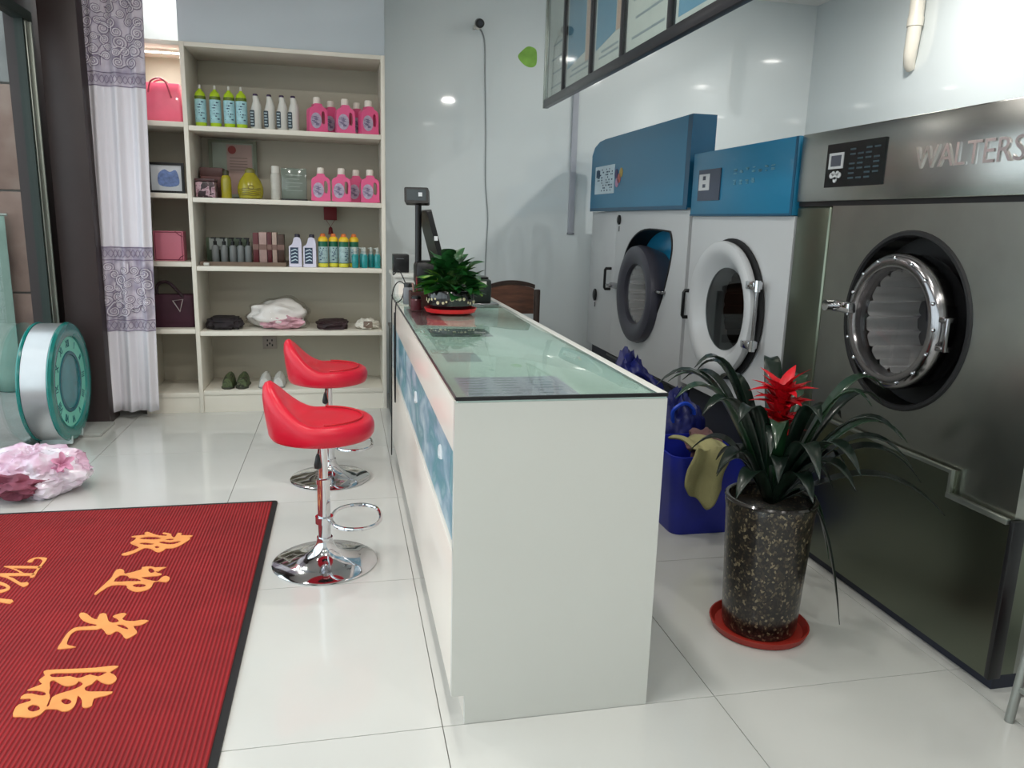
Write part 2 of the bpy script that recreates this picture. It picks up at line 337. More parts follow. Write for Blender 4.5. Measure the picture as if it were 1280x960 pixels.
# outside: pavement and the neighbouring stone-clad pillar
tag(obj('pavement', B().box(-9, X0-.1, -8, 14, -.22, -.1), mat('pavement_concrete', (140, 138, 134), .8, var=.1), smooth=0), 'grey pavement outside the shopfront', kind='structure')
M_STONE = patchy('brown_stone', [(.25, (104, 82, 74)), (.5, (134, 108, 96)), (.75, (152, 132, 120))], 3, .7)
M_STONEG = patchy('grey_stone', [(.25, (96, 96, 94)), (.5, (124, 124, 122)), (.75, (146, 146, 142))], 3, .7)
pl = tag(obj('neighbour_wall', B().box(-5.5, -2.12, 7.45, 8.2, -.1, 4.2), M_GROUT, smooth=0), 'brown stone-clad wall seen through the shop window', kind='structure')
for k in range(5):
    for q in range(3):
        obj('stone_panel', B().box(-5.5+q*1.127+.006, -5.5+(q+1)*1.127-.006, 7.42, 7.452, -.1+k*.86+.008, -.1+(k+1)*.86-.008, .006), M_STONE if k < 3 else M_STONEG, pl)

def banner(u, v): return Vector((-3.7+.93*u, 7.32+.02*math.sin(u*26), v*1.5-.09))
bn_ = thing('outdoor_drape', (-3.2, 7.32, -.1), 'pale green drape hanging outside the shop window', 'drape')
obj('cloth', B().grid(banner, 60, 12), mat('pale_green_cloth', (128, 150, 138), .8, var=.08), bn_, solid=.004, smooth=80)
obj('rail', B().cyl((-3.72, 7.34, 1.42), (-2.75, 7.34, 1.42), .012), M_ALU, bn_)
for x in (-3.6, -2.85): obj('bracket', B().box(x-.01, x+.01, 7.33, 7.425, 1.41, 1.43), M_ALU, bn_)

# ceiling downlights; those over the machines and the shelf corner are added fill
M_LAMP = mat('lamp_diffuser', (255, 250, 240), .5, emit=(255, 250, 240), estr=9.)
places = ['nearest the certificate frame end', 'above the counter', 'over the near end aisle', 'over the bar stools beside the window', 'in the front corner by the window', 'above the red mat', 'above the near counter end', 'above the steel washer, added to brighten the right wall', 'above the white dryer, added to brighten the right wall', 'in the corner above the left shelf bay, added to brighten it']
for (x, y), pl_ in zip(LAMPS, places):
    t = thing('downlight', (x, y, ZC), 'round recessed white downlight in the ceiling '+pl_, 'downlight', 'ceiling downlights')
    obj('trim_ring', B().lathe([(.10, -.001), (.135, -.001), (.135, -.008), (.128, -.016), (.108, -.016), (.10, -.004)], (x, y, ZC), n=32, cap0=False, cap1=False), M_WHITE, t)
    obj('diffuser', B().lathe([(.102, -.002), (.102, -.005)], (x, y, ZC), n=32), M_LAMP, t)
    ld = bpy.data.lights.new('downlight_bulb', 'AREA'); ld.shape = 'DISK'; ld.size = .19; ld.energy = LAMP_POWER*(2.1 if x > 3 else .45 if y > 6 else 1); ld.color = (1., .965, .91)  # added lamps: stronger beside the right wall, weaker over the left bay
    lo = bpy.data.objects.new('bulb', ld); COL.objects.link(lo); lo.parent = t; lo.location = (0, 0, -.02)

# ------------------------------------------------------------------ service counter
CX0, CX1, CY0, CY1 = .29, .91, 2.02, 4.92
ct = thing('service_counter', (.6, 3.45, 0), 'long white shop counter with blue picture band along its front', 'counter')
obj('end_panel', B().prism([[(0, .096), (.041, .096), (.041, .0005), (CX1-CX0, .0005), (CX1-CX0, .992), (0, .992)]], (CX0, CY0+.025, 0), depth=.025, **FY), M_WHITE, ct)
obj('end_panel', B().box(CX0, CX1, CY1-.025, CY1, .0005, .992), M_WHITE, ct)
obj('upper_rail', B().box(CX0, CX0+.02, CY0+.026, CY1-.026, .845, .992, .002), M_CREAM, ct)
obj('lower_panel', B().box(CX0, CX0+.02, CY0+.026, CY1-.026, .096, .545, .002), M_CREAM, ct)
M_BAND = patchy('blue_picture', [(.22, (196, 210, 214)), (.40, (156, 182, 194)), (.50, (112, 150, 172)), (.60, (60, 136, 150)), (.74, (166, 190, 200))], 2.6, .35, mapscale=(1, 1, 2.4), distortion=1.2)
bnd = obj('picture_band', B().box(CX0+.012, CX0+.02, CY0+.026, CY1-.026, .545, .845), M_BAND, ct)
sw = B()
for y, z, r in ((2.42, .72, .045), (3.3, .70, .05)):
    sw.tube([(CX0+.0105, y-r*(1-t*.1)*math.cos(t*.55), z+r*(1-t*.1)*math.sin(t*.55)) for t in range(9)], .006, 6)
obj('swirl_print', sw, mat('print_white', (225, 228, 230), .4), ct)
obj('toe_kick', B().box(CX0+.042, CX0+.06, CY0+.026, CY1-.026, .0005, .0955), M_CREAM, ct)
obj('back_panel', B().box(CX1-.022, CX1-.002, CY0+.026, CY1-.026, .0005, .99), M_WHITE, ct)
obj('worktop', B().box(CX0+.021, CX1-.023, CY0+.026, CY1-.026, .97, .992), M_WHITE, ct)
obj('worktop_lining', B().box(CX0+.008, CX1-.002, CY0+.002, CY1-.002, .992, .9985), mat('mint_lining', (204, 225, 217), .35, var=.03), ct)
gs = thing('counter_glass', (.6, 3.45, .9998), 'sheet of greenish glass covering the counter top with dark near edge', 'glass sheet')
obj('pane', B().box(CX0+.004, CX1-.03, CY0+.002, 4.24, .9998, 1.008, .001), M_GLASSG, gs)
obj('pane', B().box(CX0+.004, CX1-.03, 4.246, CY1-.004, .9998, 1.008, .001), M_GLASSG, gs)
obj('dark_edge', B().box(CX0+.002, CX1, CY0-.005, CY0+.002, .998, 1.009, .001), M_BLACK, gs)
obj('side_edge', B().box(CX0+.0005, CX0+.004, CY0+.002, CY1-.004, .9995, 1.009), mat('dark_glass_edge', (52, 44, 52), .3), gs)
obj('white_edging', B().box(CX1-.03, CX1, CY0+.002, CY1-.004, .9988, 1.009, .001), M_WHITE, gs)
# papers pressed under the glass
def paper(x0, x1, y0, y1, m, label, lines):
    t = thing('paper_sheet', ((x0+x1)/2, (y0+y1)/2, .9986), label, 'paper')
    obj('sheet', B().box(x0, x1, y0, y1, .9986, .9991), m, t, smooth=0)
    b = B()
    for k in range(lines):
        yy = y0+(y1-y0)*(k+.6)/(lines+.2); n = random.randint(3, 6); xx = x0+.01
        for q in range(n):
            wd = random.uniform(.4, .9)*(x1-x0-.02)/n
            b.box(xx, xx+wd, yy-.004, yy+.004, .99915, .9994); xx += (x1-x0-.02)/n
    if lines: obj('print', b, mat('ink_grey', (84, 92, 110), .6), t, smooth=0)
paper(.33, .66, 2.04, 2.33, mat('lilac_paper', (188, 184, 206), .6), 'lilac printed notice under glass at the near counter end', 8)
paper(.345, .47, 2.60, 2.78, mat('grey_paper', (132, 146, 150), .6), 'small grey-green card under the counter glass', 4)
paper(.36, .62, 3.18, 3.42, mat('dark_leaflet', (96, 104, 104), .6), 'dark leaflet under glass before the red saucer', 4)
paper(.33, .47, 3.55, 4.2, mat('rose_paper', (150, 112, 118), .6), 'brownish rose sheet under glass along the counter edge', 6)

# ------------------------------------------------------------------ shelf unit
SY0, SY1, TH = 6.0, 6.5, .034
MAINZ = [.168, .62, 1.10, 1.588, 2.08]; LEFTZ = [.155, .637, 1.128, 1.612, 2.10]
sh = thing('display_shelf', (-.55, 6.25, 0), 'tall white open display shelf standing against the back wall', 'shelf')
obj('side_panel', B().box(.288, .318, SY0, SY1, .0005, 2.63, .002), M_BOARD, sh)
obj('side_panel', B().box(-1.45, -1.42, SY0, SY1, .0005, 2.63, .002), M_BOARD, sh)
obj('divider', B().box(-1.078, -1.048, SY0, SY1, .0005, 2.63, .002), M_BOARD, sh)
obj('top_board', B().box(-1.42, -1.079, SY0, SY1, 2.6, 2.629, .002), M_BOARD, sh)
obj('top_board', B().box(-1.047, .287, SY0, SY1, 2.6, 2.629, .002), M_BOARD, sh)
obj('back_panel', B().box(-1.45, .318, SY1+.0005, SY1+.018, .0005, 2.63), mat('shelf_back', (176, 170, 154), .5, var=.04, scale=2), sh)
for z in MAINZ: obj('shelf_board', B().box(-1.047, .287, SY0+.004, SY1, z-TH, z, .002), M_BOARD, sh)
for z in LEFTZ: obj('shelf_board', B().box(-1.42, -1.079, SY0+.004, SY1, z-TH, z, .002), M_BOARD, sh)
obj('plinth', B().box(-1.047, .287, SY0+.012, SY0+.03, .0005, MAINZ[0]-TH), M_BOARD, sh)
obj('plinth', B().box(-1.42, -1.079, SY0+.012, SY0+.03, .0005, LEFTZ[0]-TH), M_BOARD, sh)

lt_ = thing('added_shelf_light', (-1.25, 6.2, 2.6), 'slim white light strip added under the top of the left shelf bay to brighten it', 'light')  # made-up strip light that brightens the back of the left bay
obj('housing', B().box(-1.40, -1.10, 6.17, 6.22, 2.583, 2.5995, .003), M_BOARD, lt_)
obj('diffuser', B().box(-1.39, -1.11, 6.175, 6.215, 2.579, 2.5835), M_LAMP, lt_)
ld = bpy.data.lights.new('added_strip_bulb', 'AREA'); ld.shape = 'RECTANGLE'; ld.size = .27; ld.size_y = .035; ld.energy = 2.6
lo = bpy.data.objects.new('bulb', ld); COL.objects.link(lo); lo.parent = lt_; lo.location = (0, -.005, -.024)

# ------------------------------------------------------------------ curtain
def cur(u, v):
    z = .06+v*3.2
    x = -1.735+u*.40+(.085*v if v < .9 else .0765)
    a = .014+.012*(1-v)
    y = 5.86+a*math.sin(u*19+.5)+.4*a*math.sin(u*41+v*2)
    return Vector((x, y, z))
def curtain_material():
    m = mat('curtain_cloth', (222, 219, 226), .7, var=.03, scale=3, sheen=.3); nt = m.node_tree; b = nt.nodes['Principled BSDF']
    base = b.inputs['Base Color'].links[0].from_socket
    tc = nt.nodes.new('ShaderNodeTexCoord'); sp = nt.nodes.new('ShaderNodeSeparateXYZ'); nt.links.new(tc.outputs['Object'], sp.inputs[0])
    def band(lo, hi):
        a = nt.nodes.new('ShaderNodeMath'); a.operation = 'GREATER_THAN'; a.inputs[1].default_value = lo
        c = nt.nodes.new('ShaderNodeMath'); c.operation = 'LESS_THAN'; c.inputs[1].default_value = hi
        d = nt.nodes.new('ShaderNodeMath'); d.operation = 'MULTIPLY'
        nt.links.new(sp.outputs[2], a.inputs[0]); nt.links.new(sp.outputs[2], c.inputs[0])
        nt.links.new(a.outputs[0], d.inputs[0]); nt.links.new(c.outputs[0], d.inputs[1]); return d.outputs[0]
    s = None
    for lo, hi in ((.645, 1.235), (2.285, 3.0)):
        o = band(lo, hi)
        if s is None: s = o
        else:
            a = nt.nodes.new('ShaderNodeMath'); a.operation = 'ADD'; nt.links.new(s, a.inputs[0]); nt.links.new(o, a.inputs[1]); s = a.outputs[0]
    nz = nt.nodes.new('ShaderNodeTexNoise'); nz.inputs['Scale'].default_value = 9; nz.inputs['Detail'].default_value = 2
    nt.links.new(tc.outputs['Object'], nz.inputs['Vector'])
    rp = nt.nodes.new('ShaderNodeValToRGB'); rp.color_ramp.elements[0].position = .36; rp.color_ramp.elements[1].position = .56
    rp.color_ramp.elements[0].color = (*lin((158, 150, 170)), 1); rp.color_ramp.elements[1].color = (*lin((204, 196, 208)), 1)
    nt.links.new(nz.outputs['Fac'], rp.inputs[0])
    mx = nt.nodes.new('ShaderNodeMix'); mx.data_type = 'RGBA'
    nt.links.new(s, mx.inputs[0]); nt.links.new(base, mx.inputs[6]); nt.links.new(rp.outputs[0], mx.inputs[7])
    nt.links.new(mx.outputs[2], b.inputs['Base Color']); return m
cu = tag(obj('curtain', B().grid(cur, 90, 40), curtain_material(), solid=.003, smooth=80), 'white curtain with lilac scroll embroidery bands beside the dark post', 'curtain')
M_THREAD = mat('lilac_thread', (138, 126, 148), .6)
M_THREADL = mat('pale_thread', (226, 220, 228), .6)
def on_cur(u, z): p = cur(u, (z-.06)/3.2); p.y -= .005; return p
rnd = random.Random(3); spots = []
for z0, z1, nmax in ((.74, 1.13, 30), (2.39, 2.95, 42)):
    n = 0; tries = 0
    while n < nmax and tries < 4000:
        tries += 1; u, z, r = rnd.uniform(.08, .92), rnd.uniform(z0+.035, z1-.035), rnd.uniform(.026, .050)
        if all((u-a)**2*.16+(z-c)**2 > (.70*(r+d))**2 for a, c, d in spots): spots.append((u, z, r)); n += 1
for col, sgn in ((M_THREAD, 1), (M_THREADL, .8)):
    b = B()
    for i, (u, z, r) in enumerate(spots):
        ph = i*1.7; turn = 1 if i % 2 else -1; P = []
        for k in range(26):
            t = k/25; rr = r*sgn*(1-.88*t); a = ph+turn*t*4.4*PI
            P.append(on_cur(min(.985, max(.015, u+rr*math.cos(a)/.4)), z+rr*math.sin(a)))
        tl = on_cur(min(.985, max(.015, u+2.1*r*sgn*math.cos(ph-turn*.9)/.4)), z+1.9*r*sgn*math.sin(ph-turn*.9))
        b.tube([tl, (tl+P[0])/2+Vector((0, -.001, .01))]+P, .0026 if sgn == 1 else .0034, 5)
    tag(obj('scroll_embroidery', b, col, cu), 'curling scroll embroidery', kind='stuff')
for z0, z1 in ((.65, .725), (1.145, 1.232), (2.29, 2.375)):
    b = B()
    for z in (z0, z1): b.tube([on_cur(k/80, z) for k in range(81)], .003, 5)
    for ph in (0, PI): b.tube([on_cur(k/80, (z0+z1)/2+.024*math.sin(k*.55+ph)) for k in range(81)], .002, 5)
    tag(obj('border_embroidery', b, M_THREAD, cu), 'narrow braided embroidery border', kind='stuff')
tag(obj('curtain_rod', B().cyl((-1.98, 5.865, 3.27), (-1.1, 5.865, 3.27), .012), M_CHROMED), 'thin metal rod carrying the white curtain', 'rod')

# ------------------------------------------------------------------ laundry machines
MX = 2.06; MXB = 3.35
def shell(b, y0, y1, z0, z1, x0=MX+.1, x1=MXB, t=.02):
    return b.box(x0, x1, y0, y0+t, z0, z1).box(x0, x1, y1-t, y1, z0, z1).box(x0, x1, y0+t, y1-t, z1-t, z1).box(x0, x1, y0+t, y1-t, z0, z0+t).box(x1-t, x1, y0+t, y1-t, z0+t, z1-t)
def drum(b, x, y, z, r, depth, ribs=18):
    """ribbed drum barrel open towards -X with a closed back"""
    R = []; n = ribs*8
    for h in (0, depth):
        R.append([Vector((x+h, y+(r-.018*max(0, math.cos(ribs*t))**3)*math.cos(t), z+(r-.018*max(0, math.cos(ribs*t))**3)*math.sin(t))) for t in [2*PI*i/n for i in range(n)]])
    return b.rings(R, False, False)
XN = (-1, 0, 0)
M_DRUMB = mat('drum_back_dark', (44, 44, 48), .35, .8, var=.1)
M_DRUM = mat('drum_steel', (236, 234, 234), .26, .72, var=.05)
# --- big stainless washer
m3 = thing('washing_machine', (2.7, 2.59, 0), 'large stainless steel industrial washer with round chrome porthole', 'washing machine')
Y3a, Y3b = 1.895, 3.285
obj('body', shell(B(), Y3a, Y3b, .05, 1.895), M_STEEL, m3)
obj('base_skirt', B().box(MX+.02, MXB, Y3a, Y3b, .0005, .05), mat('dark_blue_skirt', (34, 38, 52), .5), m3)
fa = obj('fascia', B().box(MX-.012, MX+.10, Y3a, Y3b, 1.602, 1.9, .006), M_STEELH, m3)
obj('seam_strip', B().box(MX+.004, MX+.1, Y3a, Y3b, 1.583, 1.602), M_BLACK, m3)
DC = (2.515, 1.15)
def fy(y): return -y    # FX plane: U points to -Y, so a world Y becomes u = -Y
obj('front_panel', B().prism([[(-3.02, .68), (-2.146, .68), (-2.146, .60), (-Y3a, .60), (-Y3a, 1.583), (-3.02, 1.583)], circle(-DC[0], DC[1], .318, 64)], (MX+.1, 0, 0), depth=.1, **FX), M_STEEL, m3)
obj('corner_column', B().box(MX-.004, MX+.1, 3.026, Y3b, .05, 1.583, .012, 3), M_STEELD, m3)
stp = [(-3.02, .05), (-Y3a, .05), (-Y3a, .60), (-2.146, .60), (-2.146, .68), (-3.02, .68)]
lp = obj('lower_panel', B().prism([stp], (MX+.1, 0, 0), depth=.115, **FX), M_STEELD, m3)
eb = B().box(MX-.03, MX-.014, 2.146, 3.02, .672, .686, .002).box(MX-.03, MX-.014, 2.14, 2.152, .597, .686, .002).box(MX-.032, MX-.014, Y3a, 2.152, .585, .604, .002)
obj('edge_lip', eb, mat('lip_steel', (150, 155, 148), .3, .9), lp)
obj('corner_post', B().box(MX-.02, MX+.03, Y3a-.02, Y3a-.001, .05, .60, .004), M_BLACK, m3)
obj('recess_ring', B().lathe([(.318, .0), (.318, -.09), (.205, -.098), (.205, -.11), (.325, -.11), (.325, 0)], (MX, DC[0], DC[1]), XN, 64, False, False), M_RUBBER, m3)
obj('gasket', B().lathe([(.316, -.002), (.322, .008), (.334, .008), (.340, .0005), (.316, -.002)], (MX, DC[0], DC[1]), XN, 64, False, False), M_RUBBER, m3)
obj('drum', drum(B(), MX+.0, DC[0], DC[1], .202, .24), M_DRUM, m3)
obj('drum_back', B().lathe([(.206, -.24), (.206, -.252)], (MX, DC[0], DC[1]), XN, 40), M_DRUMB, m3)
dr = obj('door_ring', B().lathe([(.25, -.06), (.256, .0), (.256, .04), (.246, .056), (.225, .064), (.205, .060), (.198, .045), (.198, .002), (.21, -.0), (.21, -.06), (.25, -.06)], (MX, DC[0], DC[1]), XN, 64, False, False), M_CHROMED, m3)
obj('door_glass', B().lathe([(.199, .03), (.15, .02), (.08, .012), (.001, .010)], (MX, DC[0], DC[1]), XN, 48, False, False), sheet_glass('porthole_glass', (.93, .94, .94)), dr)
bl = B()
for k in range(16):
    a = 2*PI*k/16; bl.lathe([(.007, .06), (.007, .066), (.003, .069)], (MX, DC[0]+.236*math.cos(a), DC[1]+.236*math.sin(a)), XN, 8)
obj('door_bolts', bl, M_CHROME, dr)
obj('latch', B().box(MX-.09, MX-.05, DC[0]+.20, DC[0]+.33, DC[1]+.005, DC[1]+.05, .008).cyl((MX-.12, DC[0]+.31, DC[1]+.028), (MX-.05, DC[0]+.31, DC[1]+.028), .022), M_CHROME, m3)
obj('hinge', B().box(MX-.06, MX-.02, DC[0]-.29, DC[0]-.25, DC[1]+.03, DC[1]+.05, .004).box(MX-.06, MX-.02, DC[0]-.29, DC[0]-.25, DC[1]-.07, DC[1]-.05, .004).box(MX-.06, MX-.045, DC[0]-.295, DC[0]-.28, DC[1]-.07, DC[1]+.05, .004), M_CHROMED, m3)
cp = obj('control_panel', B().box(MX-.018, MX-.0125, 2.705, 3.075, 1.66, 1.838), mat('control_black', (12, 18, 20), .25, var=.2), m3); cp2 = cp
obj('screen_bezel', B().prism([rect(-3.052, -2.955, 1.735, 1.80), rect(-3.040, -2.967, 1.745, 1.79)], (MX-.018, 0, 0), depth=.004, **FX), M_MWHITE, cp2)
obj('screen', B().box(MX-.0195, MX-.0182, 2.967, 3.04, 1.745, 1.79), mat('lcd_grey', (78, 82, 92), .2), cp2)
kb = B()
for dy, dz, rr in ((0, 0, .014), (.026, .004, .012), (-.026, .004, .012), (0, -.014, .012), (.014, .012, .01), (-.014, .012, .01)): kb.lathe([(rr, 0), (rr, .004)], (MX-.018, 3.0+dy, 1.704+dz), XN, 14)
obj('keypad', kb, M_MWHITE, cp2)
tb = B()
for k in range(7):
    for q in range(4):
        if (k*3+q) % 5: tb.box(MX-.0188, MX-.0182, 2.73+q*.05, 2.73+q*.05+.036, 1.69+k*.019, 1.69+k*.019+.007)
obj('panel_print', tb, mat('panel_ink', (44, 62, 70), .4), cp2, smooth=0)
obj('lettering', text_into(B(), 'WALTERS', .112, (MX-.012, 2.535, 1.742), depth=.007, xs=.98, align='LEFT', **FX), mat('polished_letters', (226, 222, 222), .2, 1.), m3, smooth=0)

# --- white tumble dryer with blue fascia
m2 = thing('tumble_dryer', (2.7, 3.85, 0), 'white industrial dryer with blue top and large white ring door', 'dryer')
Y2a, Y2b = 3.3, 4.395
obj('body', shell(B(), Y2a, Y2b, .52, 1.895), M_MWHITE, m2)
obj('base_frame', B().box(MX+.06, MXB, Y2a+.01, Y2b-.01, .0005, .52), mat('base_blue_black', (24, 28, 44), .5), m2)
f2 = obj('fascia', B().box(MX-.02, MX+.10, Y2a, Y2b, 1.542, 1.9, .006), M_BLUE, m2)
obj('fascia_edge', B().box(MX-.022, MX-.012, Y2a+.002, Y2a+.02, 1.545, 1.898).box(MX-.022, MX-.012, Y2a+.02, Y2b, 1.542, 1.553), M_BLUED, m2)
D2 = (3.875, 1.04)
obj('front_panel', B().prism([rect(-Y2b, -Y2a, .525, 1.54), circle(-D2[0], D2[1], .235, 48)], (MX+.1, 0, 0), depth=.1, **FX), M_MWHITE, m2)
obj('gasket', B().lathe([(.30, .001), (.372, .001), (.384, .006), (.384, .012), (.30, .012)], (MX, D2[0]-.012, D2[1]), XN, 56, False, False), M_RUBBER, m2)
d2 = obj('door', B().lathe([(.345, .013), (.364, .022), (.370, .045), (.364, .060), (.345, .068), (.318, .066), (.295, .058), (.262, .030), (.238, .012), (.226, .004), (.224, -.02), (.26, -.02), (.30, .012), (.345, .013)], (MX, D2[0]+.01, D2[1]), XN, 56, False, False), M_MWHITE, m2)
obj('door_glass', B().lathe([(.226, .012), (.226, .006), (.001, .006)], (MX, D2[0]+.01, D2[1]), XN, 48, False, False), M_GLASSD, d2)
obj('drum', drum(B(), MX+.1, D2[0], D2[1], .234, .5), mat('dark_drum', (70, 74, 70), .4, .8), m2)
obj('drum_back', B().lathe([(.236, -.6), (.236, -.61)], (MX, D2[0], D2[1]), XN, 40), M_DRUMB, m2)
for z in (1.20, .90): obj('hinge_bracket', B().box(MX-.075, MX-.02, 3.49, 3.57, z-.02, z+.02, .006).cyl((MX-.06, 3.475, z-.028), (MX-.06, 3.475, z+.028), .016), M_CHROME, m2)
obj('hinge_bar', B().cyl((MX-.06, 3.475, .90), (MX-.06, 3.475, 1.20), .009), M_CHROMED, m2)
obj('door_handle', B().tube([(MX, 4.335, 1.10), (MX-.045, 4.335, 1.10), (MX-.05, 4.335, 1.09), (MX-.05, 4.335, .95), (MX-.045, 4.335, .94), (MX, 4.335, .94)], .011, 8), M_BLACK, m2)
c2 = obj('control_panel', B().box(MX-.026, MX-.0205, 4.03, 4.30, 1.628, 1.80), mat('slate_panel', (58, 66, 84), .3), m2)
obj('panel_label', B().prism([rect(-4.285, -4.155, 1.685, 1.775), rect(-4.24, -4.20, 1.742, 1.764), rect(-4.24, -4.20, 1.70, 1.72)], (MX-.026, 0, 0), depth=.003, **FX), M_MWHITE, c2)
nb = B(); rr = random.Random(5)
for row, (z, n) in enumerate(((1.77, 7), (1.715, 4))):
    for k in range(n):
        y = 3.87-k*.062
        for q in range(4):
            dz = rr.uniform(-.012, .012); nb.box(MX-.0235, MX-.0205, y-rr.uniform(.008, .02), y+rr.uniform(.004, .018), z+dz, z+dz+.004)
obj('nameplate', nb, mat('nameplate_silver', (120, 166, 184), .3, .6), m2, smooth=0)

# --- dry cleaning machine with tall blue hood
m1 = thing('dry_cleaner', (2.7, 5.4, 0), 'tall white dry-cleaning machine with high blue hood and slate porthole', 'dry cleaner')
Y1a, Y1b = 4.41, 6.34
obj('body', shell(B(), Y1a+.02, Y1b, .47, 1.59), M_MWHITE, m1)
obj('base_frame', B().box(MX+.05, MXB, Y1a+.03, Y1b-.01, .0005, .47), MATS['base_blue_black'], m1)
hood = [(-6.34, 1.592), (-4.50, 1.592), (-4.50, 2.134), (-6.02, 2.134), (-6.16, 2.125), (-6.28, 2.09), (-6.34, 2.03)]
h1 = obj('hood', B().prism([hood], (MX+.13, 0, 0), depth=.155, **FX), M_BLUE, m1)
obj('hood_end', B().prism([[(0, 1.592), (.155, 1.592), (.155, 2.134), (0, 2.134)]], (MX-.025, Y1a+.088, 0), (1, 0, 0), (0, 0, 1), (0, -1, 0), .06), M_BLUED, m1)
obj('hood_edge', B().box(MX-.028, MX-.02, 4.44, 6.33, 1.580, 1.606), M_BLUED, m1)
shield = spline([(-5.14, 1.455), (-4.76, 1.452), (-4.685, 1.43), (-4.655, 1.33), (-4.70, 1.16), (-4.80, .95), (-4.96, .76), (-5.10, .665), (-5.22, .655), (-5.38, .74), (-5.52, .90), (-5.57, 1.06), (-5.52, 1.24), (-5.38, 1.38)], True, 4)
obj('front_panel', B().prism([rect(-5.735, -Y1a-.03, .475, 1.578), shield], (MX+.14, 0, 0), depth=.14, **FX), M_MWHITE, m1)
obj('side_panel', B().box(MX+.002, MX+.14, 5.742, Y1b, .475, 1.578, .003), M_MWHITE, m1)
cs = (-5.11, 1.07); inner = [(cs[0]+(p[0]-cs[0])*.975, cs[1]+(p[1]-cs[1])*.975) for p in shield]
obj('recess_rim', B().prism([shield, inner], (MX+.135, 0, 0), depth=.142, **FX), M_RUBBER, m1)
D1 = (5.14, 1.0)
obj('recess_plate', B().prism([shield, circle(-D1[0]-.02, D1[1], .214, 40)], (MX+.15, 0, 0), depth=.012, **FX), mat('recess_blue', (30, 122, 164), .3, coat=.3), m1)
d1 = obj('door_ring', B().lathe([(.30, -.13), (.335, -.03), (.345, .02), (.335, .055), (.30, .07), (.25, .062), (.215, .045), (.209, .012), (.215, .01), (.215, -.13), (.30, -.13)], (MX, D1[0]+.02, D1[1]), XN, 56, False, False), M_SLATE, m1)
obj('door_glass', B().lathe([(.21, .03), (.15, .045), (.07, .054), (.001, .056)], (MX, D1[0]+.02, D1[1]), XN, 40, False, False), MATS['porthole_glass'], d1)
obj('drum', drum(B(), MX-.01, D1[0]+.02, D1[1], .206, .20), M_DRUM, m1)
obj('drum_back', B().lathe([(.21, -.19), (.21, -.2)], (MX, D1[0]+.02, D1[1]), XN, 40), M_DRUMB, m1)
obj('latch', B().box(MX-.07, MX-.03, 5.46, 5.64, 1.005, 1.045, .006).box(MX-.085, MX-.03, 5.60, 5.68, 1.01, 1.03, .004), M_CHROMED, m1)
obj('hinge', B().box(MX-.04, MX+.08, 4.72, 4.82, 1.04, 1.06, .004), M_CHROMED, m1)
obj('door_handle', B().tube([(MX, 5.80, 1.14), (MX-.045, 5.80, 1.14), (MX-.05, 5.80, 1.13), (MX-.05, 5.80, .99), (MX-.045, 5.80, .98), (MX, 5.80, .98)], .011, 8), M_BLACK, m1)
for y, z, s in ((5.665, 1.515, .036), (6.16, .90, .05)):
    k1 = obj('lock_knob', B().lathe([(s, 0), (s, .012), (s*.6, .02)], (MX, y, z), XN, 20, sx=.7, sy=1.), M_BLACK, m1)
    obj('keyhole_tag', B().box(MX-.006, MX+.001, y-.006, y+.006, z-s-.05, z-s-.01), M_CHROMED, k1)
obj('bottom_ledge', B().box(MX-.012, MX+.05, Y1a+.03, 5.78, .452, .47, .003), M_BLACK, m1)
nt_ = obj('notice', B().box(MX-.030, MX-.0255, 5.76, 6.22, 1.715, 1.93), mat('notice_paper', (196, 214, 224), .5), m1, smooth=0)
pb = B(); rr = random.Random(9)
for k in range(9):
    for q in range(11):
        if rr.random() < .45 and not (q > 7 and k < 4): pb.box(MX-.0312, MX-.0302, 5.80+q*.034, 5.80+q*.034+rr.uniform(.012, .03), 1.735+k*.02, 1.735+k*.02+.011)
pb.box(MX-.0312, MX-.0302, 6.10, 6.19, 1.845, 1.90)
obj('notice_print', pb, mat('notice_ink', (52, 78, 104), .6), nt_, smooth=0)
for nm, c, y, z in (('gold_spot', (178, 150, 70), 5.62, 1.86), ('coral_spot', (190, 104, 96), 5.66, 1.82), ('navy_spot', (52, 40, 96), 5.72, 1.855), ('rose_spot', (190, 140, 170), 5.70, 1.79)):
    obj(nm, B().lathe([(.035, 0), (.035, .003)], (MX-.0255, y, z), XN, 18), mat(nm, c, .5), m1)

# ------------------------------------------------------------------ certificate board
FXX = 1.45
fr = thing('certificate_board', (FXX, 4.2, 2.29), 'long dark framed board of certificates hanging above the machines', 'picture frame')
YS = [5.66, 5.19, 4.60, 4.07, 3.45, 2.72]
fb = B().box(FXX-.02, FXX+.02, 2.70, 5.68, 2.288, 2.342, .004).box(FXX-.02, FXX+.02, 2.70, 5.68, 3.03, 3.08, .004)
obj('frame', fb, mat('frame_black', (36, 36, 40), .3), fr)
obj('frame_end', B().box(FXX-.021, FXX+.02, 5.655, 5.685, 2.286, 3.08, .004), mat('frame_silver', (176, 184, 178), .25, .7), fr)
for y in YS[1:-1]: obj('mullion', B().box(FXX-.02, FXX+.02, y-.022, y+.022, 2.342, 3.03, .003), MATS['frame_black'], fr)
obj('mullion', B().box(FXX-.02, FXX+.02, 2.70, 2.73, 2.342, 3.03, .003), MATS['frame_black'], fr)
obj('backing', B().box(FXX+.012, FXX+.02, 2.71, 5.65, 2.30, 3.07), MATS['frame_black'], fr)
P_W = mat('certificate_white', (206, 208, 204), .5); P_B = mat('certificate_blue', (104, 150, 178), .5, var=.1, scale=4); P_P = mat('certificate_peach', (196, 164, 146), .5)
P_T = mat('certificate_text', (150, 158, 166), .6)
